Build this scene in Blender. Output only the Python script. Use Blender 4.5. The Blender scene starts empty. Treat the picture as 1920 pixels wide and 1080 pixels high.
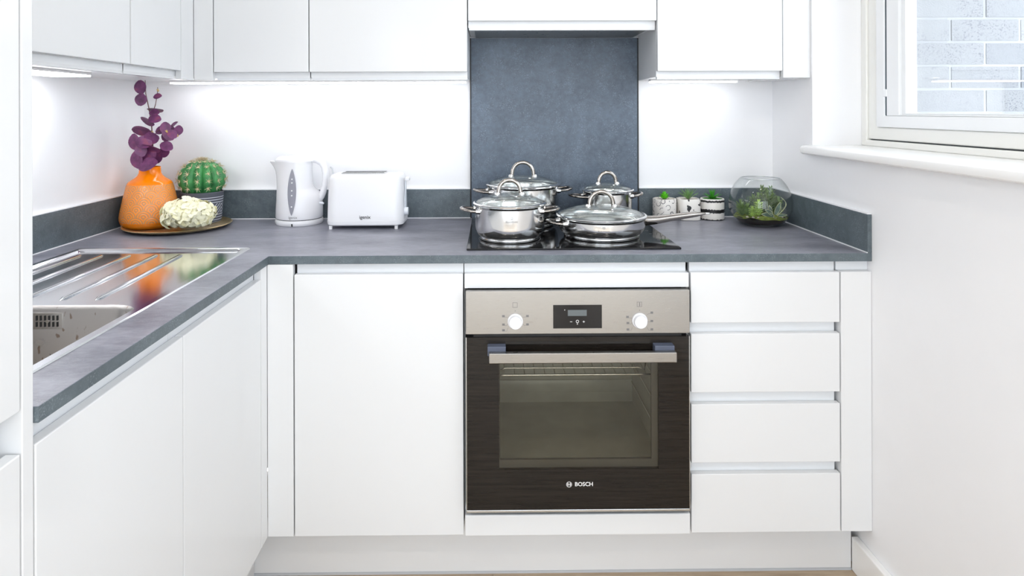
import bpy, bmesh, math, random
from mathutils import Vector, Matrix, Euler

random.seed(11)
scene = bpy.context.scene
COL = scene.collection
PI = math.pi

# ------------------------------------------------------------------ camera
cam_d = bpy.data.cameras.new('camera')
cam = bpy.data.objects.new('camera', cam_d)
COL.objects.link(cam)
F_PX, CX, CY = 1222.09, 933.107, 207.129
yaw, pitch, roll = .00963, .00094, -.00307
fw = Vector((math.sin(yaw) * math.cos(pitch), math.cos(yaw) * math.cos(pitch), math.sin(pitch)))
rt = fw.cross(Vector((0, 0, 1))).normalized()
up = rt.cross(fw)
rt2 = rt * math.cos(roll) + up * math.sin(roll)
up2 = -rt * math.sin(roll) + up * math.cos(roll)
m = Matrix((rt2, up2, -fw)).transposed().to_4x4()
m.translation = Vector((-.04548, -2.33987, 1.27346))
cam.matrix_world = m
cam_d.sensor_fit = 'HORIZONTAL'
cam_d.sensor_width = 36
cam_d.lens = 36 * F_PX / 1920
cam_d.shift_x = (960 - CX) / 1920
cam_d.shift_y = -(540 - CY) / 1920
cam_d.clip_start = .02
scene.camera = cam

# ------------------------------------------------------------------ world, exposure
scene.view_settings.view_transform = 'Standard'
scene.view_settings.look = 'None'
scene.view_settings.gamma = 1
scene.view_settings.use_curve_mapping = False
scene.view_settings.exposure = 0.12
world = bpy.data.worlds.new('overcast_sky')
scene.world = world
world.use_nodes = True
bg = world.node_tree.nodes['Background']
bg.inputs['Color'].default_value = (.86, .93, 1.0, 1)
bg.inputs['Strength'].default_value = 4.7
scene.cycles.use_denoising = True
scene.cycles.max_bounces = 12
scene.cycles.diffuse_bounces = 6
scene.cycles.glossy_bounces = 6
scene.cycles.transparent_max_bounces = 24
scene.cycles.caustics_reflective = False
scene.cycles.caustics_refractive = False


def portal(loc, rot, sx, sy):
    d = bpy.data.lights.new('daylight_portal', 'AREA')
    d.shape = 'RECTANGLE'
    d.size, d.size_y = sx, sy
    d.cycles.is_portal = True
    o = bpy.data.objects.new('daylight_portal', d)
    o.location, o.rotation_euler = loc, rot
    COL.objects.link(o)


portal((0, -4.98, 1.15), (PI / 2, 0, 0), 4.6, 2.2)            # unseen rear opening, set near and wide to bring in daylight
portal((2.58, -4.0, 1.15), (PI / 2, 0, PI / 2), 1.6, 2.2)      # unseen side opening, added for more daylight
portal((1.18, -1.32, 1.68), (PI / 2, 0, PI / 2), 2.0, 1.0)      # kitchen window

# ------------------------------------------------------------------ material helpers
MATS = {}


class NT:
    def __init__(self, mat):
        self.t = mat.node_tree
        self.n, self.l = self.t.nodes, self.t.links

    def add(self, kind, **kw):
        nd = self.n.new(kind)
        for k, v in kw.items():
            setattr(nd, k, v)
        return nd

    def link(self, a, b):
        self.l.new(a, b)

    def put(self, sock, v):
        if hasattr(v, 'is_output'):
            self.l.new(v, sock)
        else:
            sock.default_value = v

    def math(self, op, a, b=None, c=None):
        nd = self.add('ShaderNodeMath', operation=op)
        self.put(nd.inputs[0], a)
        if b is not None:
            self.put(nd.inputs[1], b)
        if c is not None:
            self.put(nd.inputs[2], c)
        return nd.outputs[0]

    def coord(self, which='Object'):
        return self.add('ShaderNodeTexCoord').outputs[which]

    def mapping(self, vec, scale=(1, 1, 1), rot=(0, 0, 0)):
        nd = self.add('ShaderNodeMapping')
        self.link(vec, nd.inputs[0])
        nd.inputs['Scale'].default_value = scale
        nd.inputs['Rotation'].default_value = rot
        return nd.outputs[0]

    def noise(self, vec, scale, detail=4, rough=.55, w=None):
        nd = self.add('ShaderNodeTexNoise')
        self.link(vec, nd.inputs['Vector'])
        nd.inputs['Scale'].default_value = scale
        nd.inputs['Detail'].default_value = detail
        nd.inputs['Roughness'].default_value = rough
        return nd.outputs['Fac']

    def ramp(self, fac, stops, interp='LINEAR'):
        nd = self.add('ShaderNodeValToRGB')
        nd.color_ramp.interpolation = interp
        el = nd.color_ramp.elements
        while len(el) < len(stops):
            el.new(.5)
        for e, (p, c) in zip(el, stops):
            e.position = p
            e.color = c if len(c) == 4 else (*c, 1)
        self.link(fac, nd.inputs[0])
        return nd.outputs[0]

    def mix(self, fac, a, b, kind='MIX'):
        nd = self.add('ShaderNodeMix', data_type='RGBA', blend_type=kind)
        self.put(nd.inputs[0], fac)
        for s, v in ((nd.inputs[6], a), (nd.inputs[7], b)):
            if hasattr(v, 'is_output'):
                self.l.new(v, s)
            else:
                s.default_value = v if len(v) == 4 else (*v, 1)
        return nd.outputs[2]

    def sep(self, vec):
        nd = self.add('ShaderNodeSeparateXYZ')
        self.link(vec, nd.inputs[0])
        return nd.outputs

    def bump(self, h, strength=.2, dist=.002):
        nd = self.add('ShaderNodeBump')
        nd.inputs['Strength'].default_value = strength
        nd.inputs['Distance'].default_value = dist
        self.link(h, nd.inputs['Height'])
        return nd.outputs[0]


def new_mat(name):
    mt = bpy.data.materials.new(name)
    mt.use_nodes = True
    MATS[name] = mt
    return mt, NT(mt), mt.node_tree.nodes['Principled BSDF']


def srgb(r, g, b):
    f = lambda v: (v / 255 / 12.92) if v / 255 <= .04045 else ((v / 255 + .055) / 1.055) ** 2.4
    return (f(r), f(g), f(b))


def plain(name, col, rough=.5, metal=0, ior=1.45, wear=.0, scale=30, bumpy=0, **kw):
    mt, t, p = new_mat(name)
    c = t.coord()
    n = t.noise(c, scale, 3)
    if wear:
        dark = tuple(v * (1 - wear) for v in col)
        t.link(t.ramp(n, [(.3, dark), (.7, col)]), p.inputs['Base Color'])
    else:
        p.inputs['Base Color'].default_value = (*col, 1)
    r = t.math('MULTIPLY_ADD', n, rough * .2, rough * .9)
    t.link(r, p.inputs['Roughness'])
    p.inputs['Metallic'].default_value = metal
    p.inputs['IOR'].default_value = ior
    if bumpy:
        t.link(t.bump(n, bumpy, .001), p.inputs['Normal'])
    for k, v in kw.items():
        p.inputs[k].default_value = v
    return mt


def glass(name, tint=(1, 1, 1), rough=0.0, f0=.04, boost=1.0):
    mt, t, p = new_mat(name)
    t.n.remove(p)
    tr = t.add('ShaderNodeBsdfTransparent')
    tr.inputs[0].default_value = (*tint, 1)
    gl = t.add('ShaderNodeBsdfGlossy')
    gl.inputs['Roughness'].default_value = rough
    lw = t.add('ShaderNodeFresnel')
    geo = t.add('ShaderNodeNewGeometry')      # same reflectance from either face of the thin sheet
    t.link(t.math('MULTIPLY_ADD', geo.outputs['Backfacing'], 1 / 1.5 - 1.5, 1.5), lw.inputs[0])
    mx = t.add('ShaderNodeMixShader')
    t.link(t.math('MINIMUM', t.math('MULTIPLY', lw.outputs[0], boost), 1.0), mx.inputs[0])
    t.link(tr.outputs[0], mx.inputs[1])
    t.link(gl.outputs[0], mx.inputs[2])
    t.link(mx.outputs[0], t.n['Material Output'].inputs[0])
    return mt


plain('paint_wall', (.89, .891, .903), .45, wear=.012, scale=9, bumpy=.03)
plain('paint_ceiling', (.88, .88, .88), .7, scale=9)
plain('gloss_white', (.77, .778, .785), .10, wear=.006, scale=4, **{'Specular IOR Level': .28})
plain('gloss_rail', (.76, .78, .80), .25, wear=.01, scale=4)
plain('carcass_white', (.80, .81, .82), .35, scale=6)
plain('plinth_white', (.74, .745, .75), .22, wear=.02, scale=6)
plain('upvc', (.86, .87, .88), .25, scale=20)
plain('cream_trim', (.84, .835, .80), .35, scale=20)
plain('sill_paint', (.92, .918, .91), .2, scale=14)
plain('dark_gap', (.03, .035, .04), .6)
plain('gasket', (.05, .08, .1), .5)
plain('white_plastic', (.84, .84, .86), .22, wear=.01, scale=12)
plain('clear_white_plastic', (.74, .77, .82), .18)
plain('grey_window_plastic', (.30, .30, .34), .25)
plain('print_white', (.8, .8, .8), .4)
plain('print_grey', (.18, .18, .18), .5)
plain('print_dark', (.05, .05, .055), .5)
plain('black_gloss', (.012, .012, .013), .06)
plain('bracket_blue', (.09, .105, .15), .3)
plain('chrome', (.78, .77, .76), .09, metal=1)
plain('dark_chrome', (.36, .33, .30), .10, metal=1)
plain('silver_edge', (.7, .72, .73), .25, metal=1)
plain('lcd', (.13, .15, .155), .3)
plain('rubber_black', (.02, .02, .02), .6)
plain('orange_glaze', srgb(255, 136, 8), .12)
plain('gold', (1.0, .78, .44), .36, metal=1, wear=.2, scale=120, bumpy=.15)
plain('soil', (.035, .026, .018), .9, wear=.5, scale=120, bumpy=.6)
plain('pebble', (.62, .55, .47), .7, wear=.4, scale=160, bumpy=.4)
plain('spine', (.80, .66, .44), .6, wear=.3, scale=60)
plain('stem_brown', (.16, .07, .06), .5)
plain('bud_yellow', (.75, .55, .2), .5)
plain('petal_cream', srgb(255, 251, 218), .55, wear=.04, scale=40)
MATS['petal_cream'].node_tree.nodes['Principled BSDF'].inputs['Subsurface Weight'].default_value = .25
MATS['petal_cream'].node_tree.nodes['Principled BSDF'].inputs['Subsurface Radius'].default_value = (.012, .012, .010)
plain('petal_centre', srgb(240, 238, 190), .6)
plain('leaf_bright', srgb(98, 205, 30), .35, wear=.45, scale=60)
plain('leaf_green', srgb(62, 150, 40), .35, wear=.5, scale=60)
plain('leaf_aloe', srgb(118, 160, 95), .4, wear=.4, scale=60)
plain('leaf_olive', srgb(132, 160, 96), .5, wear=.5, scale=90)
plain('leaf_lime', srgb(190, 222, 110), .45, wear=.35, scale=90)
plain('leaf_dusky', srgb(98, 122, 106), .45, wear=.5, scale=70)
plain('leaf_edge', srgb(196, 200, 160), .45, wear=.2, scale=70)
plain('cable', (.5, .52, .55), .4)
plain('enamel', (.62, .61, .54), .3, wear=.2, scale=8)
plain('smoked_frame', (.10, .095, .085), .4)
plain('oven_wire', (.75, .74, .7), .2, metal=1)
plain('brick_mortar', (.37, .37, .375), .8, bumpy=.2, scale=80)
plain('lamp_white', (.85, .85, .85), .35)
plain('silicone', (.82, .82, .84), .4)
glass('window_glass', (.97, .985, 1.0), 0, boost=1.6)
glass('lid_glass', (.96, .975, .97), 0, boost=.8)
glass('bowl_glass', (.97, .98, .98), 0, boost=.8)
glass('oven_glass', (.84, .83, .79), .02, boost=.8)


def emit(name, col, s):
    mt, t, p = new_mat(name)
    p.inputs['Base Color'].default_value = (.9, .9, .9, 1)
    p.inputs['Emission Color'].default_value = (*col, 1)
    p.inputs['Emission Strength'].default_value = s
    return mt


emit('led', (.96, .97, 1.0), 10.5)
emit('downlight', (1, .87, .70), 60)


def stone(name, lo, hi, fleck, rough, streak):
    mt, t, p = new_mat(name)
    c = t.coord()
    big = t.noise(t.mapping(c, streak), 7, 6, .6)
    mid = t.noise(t.mapping(c, streak), 60, 5, .7)
    fine = t.noise(c, 320, 2.5, .65)
    base = t.ramp(t.math('ADD', t.math('MULTIPLY', big, .5), t.math('MULTIPLY', mid, .5)), [(.36, lo), (.64, hi)])
    fl = t.ramp(fine, [(.54, (0, 0, 0)), (.66, (1, 1, 1))])
    patch = t.ramp(t.noise(c, 26, 4), [(.42, (0, 0, 0)), (.62, (1, 1, 1))])
    k = t.math('MULTIPLY', t.math('MULTIPLY', fl, patch), .45)
    t.link(t.mix(k, base, fleck), p.inputs['Base Color'])
    t.link(t.math('MULTIPLY_ADD', mid, .2, rough), p.inputs['Roughness'])
    t.link(t.bump(mid, .12, .0006), p.inputs['Normal'])
    return mt


stone('stone_top_sheen', srgb(102, 103, 113), srgb(152, 153, 164), srgb(164, 165, 174), .24, (.6, 1.5, 1))  # same stone as the edge; reflected sheen painted in as lighter colour
stone('stone_edge', srgb(74, 85, 91), srgb(100, 111, 117), srgb(154, 163, 168), .35, (1, 1, 1))
stone('stone_splash', srgb(68, 80, 94), srgb(97, 111, 127), srgb(158, 170, 184), .32, (1, 1, 1))


def brushed(name, col, rough, stretch, spread=.1):
    mt, t, p = new_mat(name)
    c = t.coord()
    n = t.noise(t.mapping(c, stretch), 60, 3, .6)
    t.link(t.ramp(n, [(.25, tuple(v * .92 for v in col)), (.75, col)]), p.inputs['Base Color'])
    t.link(t.math('MULTIPLY_ADD', n, spread, rough), p.inputs['Roughness'])
    p.inputs['Metallic'].default_value = 1
    t.link(t.bump(n, .03, .0005), p.inputs['Normal'])
    if 'pot' in name:
        p.inputs['Anisotropic'].default_value = .75
        tg = t.add('ShaderNodeTangent', direction_type='RADIAL', axis='Z')
        t.link(tg.outputs[0], p.inputs['Tangent'])
    return mt


brushed('steel_panel', (.43, .415, .39), .24, (.6, 1, 30))
brushed('steel_pot', (.82, .815, .805), .10, (.5, .5, 25), .06)
brushed('steel_base', (.70, .70, .70), .13, (.5, .5, 60), .06)
brushed('steel_sink', (.74, .75, .77), .09, (4, 40, 4), .05)


def bowl_steel():
    mt, t, p = new_mat('steel_bowl')
    c = t.coord()
    sp = t.noise(t.mapping(c, (1, 1, .6)), 75, 1.5, .4)
    spots = t.ramp(sp, [(.67, (0, 0, 0)), (.71, (1, 1, 1))])
    t.link(t.mix(t.math('MULTIPLY', spots, .7), (.47, .44, .41), (.2, .12, .07)), p.inputs['Base Color'])  # darker, warmer tint paints in the bowl's brown reflection; spots are its own
    p.inputs['Metallic'].default_value = 1
    t.link(t.math('MULTIPLY_ADD', t.noise(c, 12), .04, .26), p.inputs['Roughness'])


bowl_steel()


def vase_mat():
    mt, t, p = new_mat('vase_waves')
    s = t.sep(t.coord())
    ang = t.math('MULTIPLY', t.math('ARCTAN2', s[1], s[0]), 12 / (2 * PI))
    v = t.math('MULTIPLY', s[2], 1 / .021)
    row = t.math('FLOOR', v)
    off = t.math('MULTIPLY', t.math('MODULO', row, 2.0), .5)
    du = t.math('SUBTRACT', t.math('FRACT', t.math('ADD', t.math('ADD', ang, 40.0), off)), .5)
    dv = t.math('MULTIPLY', t.math('FRACT', v), .5)
    d = t.math('SQRT', t.math('ADD', t.math('MULTIPLY', du, du), t.math('MULTIPLY', dv, dv)))
    w = t.math('MULTIPLY_ADD', t.math('SINE', t.math('MULTIPLY', d, 38.0)), .5, .5)
    line = t.ramp(w, [(.2, (0, 0, 0)), (.5, (1, 1, 1))])
    org = srgb(243, 140, 50)
    t.link(t.mix(line, srgb(200, 148, 100), srgb(252, 148, 54)), p.inputs['Base Color'])
    p.inputs['Roughness'].default_value = .2
    t.link(t.bump(w, .35, .0012), p.inputs['Normal'])


vase_mat()


def eucalyptus_mat():
    mt, t, p = new_mat('leaf_purple')
    n = t.noise(t.coord(), 38, 4)
    t.link(t.ramp(n, [(.3, srgb(84, 40, 76)), (.55, srgb(122, 64, 110)), (.75, srgb(152, 76, 104))]), p.inputs['Base Color'])
    p.inputs['Roughness'].default_value = .42


eucalyptus_mat()


def cactus_mat():
    mt, t, p = new_mat('cactus_green')
    n = t.noise(t.coord(), 30, 4)
    t.link(t.ramp(n, [(.3, srgb(34, 100, 56)), (.7, srgb(74, 156, 86))]), p.inputs['Base Color'])
    p.inputs['Roughness'].default_value = .38


cactus_mat()


def cactus_pot_mat():
    mt, t, p = new_mat('charcoal_line_pot')
    s = t.sep(t.coord())
    ang = t.math('MULTIPLY', t.math('ARCTAN2', s[1], s[0]), 6 / PI)
    z = s[2]
    band = t.math('SINE', t.math('MULTIPLY', z, 2 * PI / .0085))
    zig = t.math('PINGPONG', ang, 1.0)
    diag = t.math('SINE', t.math('ADD', t.math('MULTIPLY', z, 2 * PI / .012), t.math('MULTIPLY', zig, 16.0)))
    mid = t.math('MULTIPLY', t.math('GREATER_THAN', z, .032), t.math('LESS_THAN', z, .066))
    both = t.math('ADD', t.math('MULTIPLY', diag, mid), t.math('MULTIPLY', band, t.math('SUBTRACT', 1.0, mid)))
    top = t.math('LESS_THAN', z, .088)
    k = t.math('MULTIPLY', t.math('GREATER_THAN', both, .55), top)
    t.link(t.mix(k, srgb(84, 87, 97), srgb(212, 215, 222)), p.inputs['Base Color'])
    p.inputs['Roughness'].default_value = .6


cactus_pot_mat()


def mini_pots():
    cream = srgb(236, 232, 226)
    mt, t, p = new_mat('pot_rings')
    vo = t.add('ShaderNodeTexVoronoi')
    t.link(t.coord(), vo.inputs['Vector'])
    vo.inputs['Scale'].default_value = 52
    ringd = t.math('ABSOLUTE', t.math('SUBTRACT', vo.outputs['Distance'], .42))
    br = t.noise(t.coord(), 70, 2)
    k = t.math('MULTIPLY', t.math('LESS_THAN', ringd, .05), t.math('GREATER_THAN', br, .47))
    t.link(t.mix(t.math('MULTIPLY', k, .85), cream, srgb(50, 52, 58)), p.inputs['Base Color'])
    p.inputs['Roughness'].default_value = .4
    mt, t, p = new_mat('pot_flecks')
    n = t.noise(t.mapping(t.coord(), (1, 1, .6), (.3, .5, .2)), 58, 1.5, .4)
    k = t.math('GREATER_THAN', n, .62)
    t.link(t.mix(k, cream, srgb(28, 28, 30)), p.inputs['Base Color'])
    p.inputs['Roughness'].default_value = .4
    mt, t, p = new_mat('pot_bands')
    c = t.coord()
    s = t.sep(c)
    jag = t.math('MULTIPLY', t.math('SUBTRACT', t.noise(t.mapping(c, (1, 1, .1)), 130, 3, .7), .5), .012)
    z = t.math('ADD', s[2], jag)
    k1 = t.math('COMPARE', z, .0315, .0062)
    k2 = t.math('COMPARE', z, .0655, .0035)
    k3 = t.math('LESS_THAN', z, .0035)
    k = t.math('MAXIMUM', t.math('MAXIMUM', k1, k2), k3)
    t.link(t.mix(k, cream, srgb(24, 23, 24)), p.inputs['Base Color'])
    p.inputs['Roughness'].default_value = .45


mini_pots()


def moss_mat():
    mt, t, p = new_mat('moss')
    n = t.noise(t.coord(), 90, 5, .7)
    t.link(t.ramp(n, [(.3, srgb(66, 76, 28)), (.55, srgb(120, 134, 48)), (.75, srgb(164, 162, 80))]), p.inputs['Base Color'])
    p.inputs['Roughness'].default_value = .9
    t.link(t.bump(n, .8, .004), p.inputs['Normal'])


moss_mat()


def brick_mat():
    mt, t, p = new_mat('pale_brick')
    c = t.coord('Generated')
    oi = t.add('ShaderNodeObjectInfo')
    off = t.add('ShaderNodeVectorMath', operation='ADD')
    t.link(t.coord(), off.inputs[0])
    t.link(oi.outputs['Location'], off.inputs[1])
    n = t.noise(off.outputs[0], 210, 2, .5)
    big = t.noise(off.outputs[0], 7, 3)
    spots = t.ramp(n, [(.55, (0, 0, 0)), (.62, (1, 1, 1))])
    k = t.math('MULTIPLY', spots, t.ramp(big, [(.44, (0, 0, 0)), (.56, (1, 1, 1))]))
    base = t.mix(oi.outputs['Random'], (.215, .218, .225), (.275, .272, .268))
    t.link(t.mix(t.math('MULTIPLY', k, .7), base, (.10, .10, .12)), p.inputs['Base Color'])
    p.inputs['Roughness'].default_value = .9
    t.link(t.bump(n, .4, .003), p.inputs['Normal'])


brick_mat()


def wood_mat():
    mt, t, p = new_mat('oak_floor')
    oi = t.add('ShaderNodeObjectInfo')
    n = t.noise(t.mapping(t.coord(), (2, 26, 8)), 4, 6, .6)
    a = t.ramp(n, [(.3, srgb(160, 140, 116)), (.7, srgb(198, 178, 152))])
    t.link(t.mix(t.math('MULTIPLY', oi.outputs['Random'], .25), a, srgb(140, 118, 96)), p.inputs['Base Color'])
    p.inputs['Roughness'].default_value = .35


wood_mat()


def oven_reflection_mat():
    # black enamelled glass with brown streaks painted in for the reflected room
    mt, t, p = new_mat('oven_black')
    n = t.noise(t.mapping(t.coord(), (1.5, 1, 40)), 5, 4)
    t.link(t.ramp(n, [(.3, (.008, .007, .006)), (.7, (.02, .016, .013))]), p.inputs['Base Color'])
    p.inputs['Roughness'].default_value = .12
    p.inputs['Specular IOR Level'].default_value = .35


oven_reflection_mat()


# ------------------------------------------------------------------ mesh helpers
def tag(o, label=None, cat=None, group=None, kind=None):
    for k, v in (('label', label), ('category', cat), ('group', group), ('kind', kind)):
        if v:
            o[k] = v
    return o


def thing(name, loc, label=None, cat=None, group=None, kind=None):
    o = bpy.data.objects.new(name, None)
    o.empty_display_size = .05
    o.location = loc
    COL.objects.link(o)
    return tag(o, label, cat, group, kind)


def root_loc(o):
    v = Vector((0, 0, 0))
    while o is not None:
        v += o.location
        o = o.parent
    return v


class B:
    """collects world-space geometry for ONE mesh object"""

    def __init__(self):
        self.v, self.f = [], []

    def add(self, vs, fs):
        k = len(self.v)
        self.v += [tuple(v) for v in vs]
        self.f += [tuple(i + k for i in f) for f in fs]
        return self

    def box(self, x0, x1, y0, y1, z0, z1):
        return self.add([(x0, y0, z0), (x1, y0, z0), (x1, y1, z0), (x0, y1, z0), (x0, y0, z1), (x1, y0, z1), (x1, y1, z1), (x0, y1, z1)],
                        [(0, 3, 2, 1), (4, 5, 6, 7), (0, 1, 5, 4), (1, 2, 6, 5), (2, 3, 7, 6), (3, 0, 4, 7)])

    def loft(self, rings, cap0=True, cap1=True, closed=True):
        n = len(rings[0])
        vs = [p for r in rings for p in r]
        fs = []
        for i in range(len(rings) - 1):
            for j in range(n if closed else n - 1):
                a, b = i * n + j, i * n + (j + 1) % n
                fs.append((a, b, b + n, a + n))
        if cap0:
            fs.append(tuple(range(n - 1, -1, -1)))
        if cap1:
            fs.append(tuple(range((len(rings) - 1) * n, len(rings) * n)))
        return self.add(vs, fs)

    def lathe(self, prof, cx, cy, z0, n=48, cap0=True, cap1=True, fn=None):
        rings = []
        for r, z in prof:
            ring = []
            for k in range(n):
                a = 2 * PI * k / n
                q = r * (fn(a, z) if fn else 1)
                ring.append((cx + q * math.cos(a), cy + q * math.sin(a), z0 + z))
            rings.append(ring)
        return self.loft(rings, cap0, cap1)

    def tube(self, path, rad, n=12, ry=None, upv=(0, 0, 1), caps=True, closed=False):
        """sweep an ellipse; rad = half width across (in plane normal to upv), ry = half size along upv-ish"""
        P = [Vector(p) for p in path]
        rad = rad if isinstance(rad, (list, tuple)) else [rad] * len(P)
        ry = rad if ry is None else (ry if isinstance(ry, (list, tuple)) else [ry] * len(P))
        upv = Vector(upv)
        rings = []
        for i, p in enumerate(P):
            if closed:
                t = P[(i + 1) % len(P)] - P[i - 1]
            else:
                t = P[min(i + 1, len(P) - 1)] - P[max(i - 1, 0)]
            t.normalize()
            s = t.cross(upv)
            if s.length < 1e-4:
                s = t.cross(Vector((1, 0, 0)))
            s.normalize()
            u = s.cross(t)
            rings.append([tuple(p + s * rad[i] * math.cos(2 * PI * k / n) + u * ry[i] * math.sin(2 * PI * k / n)) for k in range(n)])
        if closed:
            rings.append(rings[0])
            return self.loft(rings, False, False)
        return self.loft(rings, caps, caps)

    def cyl(self, a, b, r, n=24, r2=None):
        a, b = Vector(a), Vector(b)
        t = (b - a).normalized()
        u = t.orthogonal().normalized()
        w = t.cross(u)
        r2 = r if r2 is None else r2
        rings = [[tuple(c + (u * math.cos(2 * PI * k / n) + w * math.sin(2 * PI * k / n)) * q) for k in range(n)] for c, q in ((a, r), (b, r2))]
        return self.loft(rings)

    def slab(self, xs, ys, keep, z0, z1, tf=None):
        """grid slab: cells kept where keep(i, j); one clean shell"""
        vid, vs, fs = {}, [], []

        def V(i, j, k):
            if (i, j, k) not in vid:
                vid[(i, j, k)] = len(vs)
                vs.append((xs[i], ys[j], z1 if k else z0))
            return vid[(i, j, k)]
        nx, ny = len(xs) - 1, len(ys) - 1
        K = lambda i, j: 0 <= i < nx and 0 <= j < ny and keep(i, j)
        for i in range(nx):
            for j in range(ny):
                if not K(i, j):
                    continue
                fs.append((V(i, j, 1), V(i + 1, j, 1), V(i + 1, j + 1, 1), V(i, j + 1, 1)))
                fs.append((V(i, j, 0), V(i, j + 1, 0), V(i + 1, j + 1, 0), V(i + 1, j, 0)))
                if not K(i - 1, j):
                    fs.append((V(i, j, 0), V(i, j, 1), V(i, j + 1, 1), V(i, j + 1, 0)))
                if not K(i + 1, j):
                    fs.append((V(i + 1, j, 0), V(i + 1, j + 1, 0), V(i + 1, j + 1, 1), V(i + 1, j, 1)))
                if not K(i, j - 1):
                    fs.append((V(i, j, 0), V(i + 1, j, 0), V(i + 1, j, 1), V(i, j, 1)))
                if not K(i, j + 1):
                    fs.append((V(i, j + 1, 0), V(i, j + 1, 1), V(i + 1, j + 1, 1), V(i + 1, j + 1, 0)))
        if tf:
            vs = [tf(*v) for v in vs]
        return self.add(vs, fs)

    def build(self, name, mat, parent=None, bevel=0, smooth=None, sub=0, base=None, seg=2):
        me = bpy.data.meshes.new(name)
        if parent is not None:
            o0 = root_loc(parent)
        elif base is not None:
            o0 = Vector(base)
        else:
            xs, ys, zs = zip(*self.v)
            o0 = Vector(((min(xs) + max(xs)) / 2, (min(ys) + max(ys)) / 2, min(zs)))
        me.from_pydata([(x - o0.x, y - o0.y, z - o0.z) for x, y, z in self.v], [], self.f)
        bm = bmesh.new()
        bm.from_mesh(me)
        bmesh.ops.recalc_face_normals(bm, faces=bm.faces)
        bm.to_mesh(me)
        bm.free()
        me.materials.append(MATS[mat])
        if smooth:
            for p in me.polygons:
                p.use_smooth = True
            if smooth < 3.1:
                me.set_sharp_from_angle(angle=smooth)
        o = bpy.data.objects.new(name, me)
        COL.objects.link(o)
        if parent is not None:
            o.parent = parent
        else:
            o.location = o0
        if bevel:
            md = o.modifiers.new('bevel', 'BEVEL')
            md.width, md.segments, md.limit_method = bevel, seg, 'ANGLE'
            md.angle_limit = math.radians(40)
        if sub:
            md = o.modifiers.new('sub', 'SUBSURF')
            md.levels = md.render_levels = sub
        return o


def text_geo(s, size, bold=0.0):
    cu = bpy.data.curves.new('lettering', 'FONT')
    cu.body = s
    cu.size = size
    cu.align_x, cu.align_y = 'CENTER', 'CENTER'
    cu.offset = bold
    cu.resolution_u = 3
    o = bpy.data.objects.new('lettering', cu)
    COL.objects.link(o)
    me = bpy.data.meshes.new_from_object(o)
    vs = [tuple(v.co) for v in me.vertices]
    fs = [tuple(p.vertices) for p in me.polygons]
    bpy.data.objects.remove(o)
    bpy.data.meshes.remove(me)
    bpy.data.curves.remove(cu)
    return vs, fs


def flat_text(s, size, cx, y, cz, name, mat, parent, bold=0.0):
    vs, fs = text_geo(s, size, bold)
    return B().add([(cx + x, y, cz + z) for x, z, _ in vs], fs).build(name, mat, parent)


def wrap_text(s, size, cx, cy, r, cz, name, mat, parent, a0=-PI / 2, bold=0.0):
    vs, fs = text_geo(s, size, bold)
    return B().add([(cx + r * math.cos(a0 + x / r), cy + r * math.sin(a0 + x / r), cz + z) for x, z, _ in vs], fs).build(name, mat, parent)


def rrect(x0, x1, y0, y1, r, z, n=6):
    pts = []
    for cx, cy, a in ((x1 - r, y1 - r, 0), (x0 + r, y1 - r, PI / 2), (x0 + r, y0 + r, PI), (x1 - r, y0 + r, 3 * PI / 2)):
        for k in range(n + 1):
            t = a + PI / 2 * k / n
            pts.append((cx + r * math.cos(t), cy + r * math.sin(t), z))
    return pts


# ------------------------------------------------------------------ key dimensions
XL, XR = -1.285, .9675
YW, YD = -.6125, -.611       # worktop edge, door faces (back run)
XW, XD = -.6345, -.6397      # worktop edge, door faces (left run)
ZT, ZB, ZD = .892, .870, .842
YU, XU = -.2815, -.981       # wall unit faces
ZH = 1.531
YE = -1.488                  # where the left worktop meets the tall cabinet
YR = -.2926                  # far window reveal
TU = .0115

# ------------------------------------------------------------------ the room
tag(B().box(XL - .12, 1.2675, 0, .12, 0, 2.4).build('wall_back', 'paint_wall'), kind='structure')
tag(B().box(XL - .12, XL, -2.9, 0, 0, 2.4).build('wall_left', 'paint_wall'), kind='structure')
wr = B()
wr.slab([-2.9, -2.35, YR, 0], [0, 1.140, 2.2, 2.4], lambda i, j: not (i == 1 and j == 1), XR, 1.2675, lambda a, b, c: (c, a, b))
tag(wr.build('wall_right', 'paint_wall'), kind='structure')
tag(B().box(-2.72, 2.72, -5.12, -2.9, 2.4, 2.5).box(XL - .12, 1.2675, -2.9, .12, 2.4, 2.5).build('ceiling', 'paint_ceiling'), kind='structure')
floor = B().box(-2.72, 2.72, -5.12, -2.9, -.06, -.012).box(XL - .12, 1.2675, -2.9, 0, -.06, -.012).build('floor', 'oak_floor')
tag(floor, 'pale oak plank floor', kind='structure')
# living area behind the camera
tag(B().box(-2.72, XL - .12, -3.02, -2.9, 0, 2.4).build('wall_return_left', 'paint_wall'), kind='structure')
tag(B().box(1.2675, 2.72, -3.02, -2.9, 0, 2.4).build('wall_return_right', 'paint_wall'), kind='structure')
tag(B().box(-2.72, -2.6, -5.12, -3.02, 0, 2.4).build('wall_living_left', 'paint_wall'), kind='structure')
wl = B().slab([-5.12, -4.8, -3.2, -3.02], [0, .05, 2.25, 2.4], lambda i, j: not (i == 1 and j == 1), 2.6, 2.72, lambda a, b, c: (c, a, b))  # unseen opening added to let daylight in from the side
tag(wl.build('wall_living_right', 'paint_wall'), kind='structure')
wb = B().slab([-2.6, -2.3, 2.3, 2.6], [0, .05, 2.25, 2.4], lambda i, j: not (i == 1 and j == 1), -5.12, -5.0, lambda a, b, c: (a, c, b))  # unseen opening enlarged to send daylight into the kitchen
tag(wb.build('wall_rear', 'paint_wall'), kind='structure')
fr = B()
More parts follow.
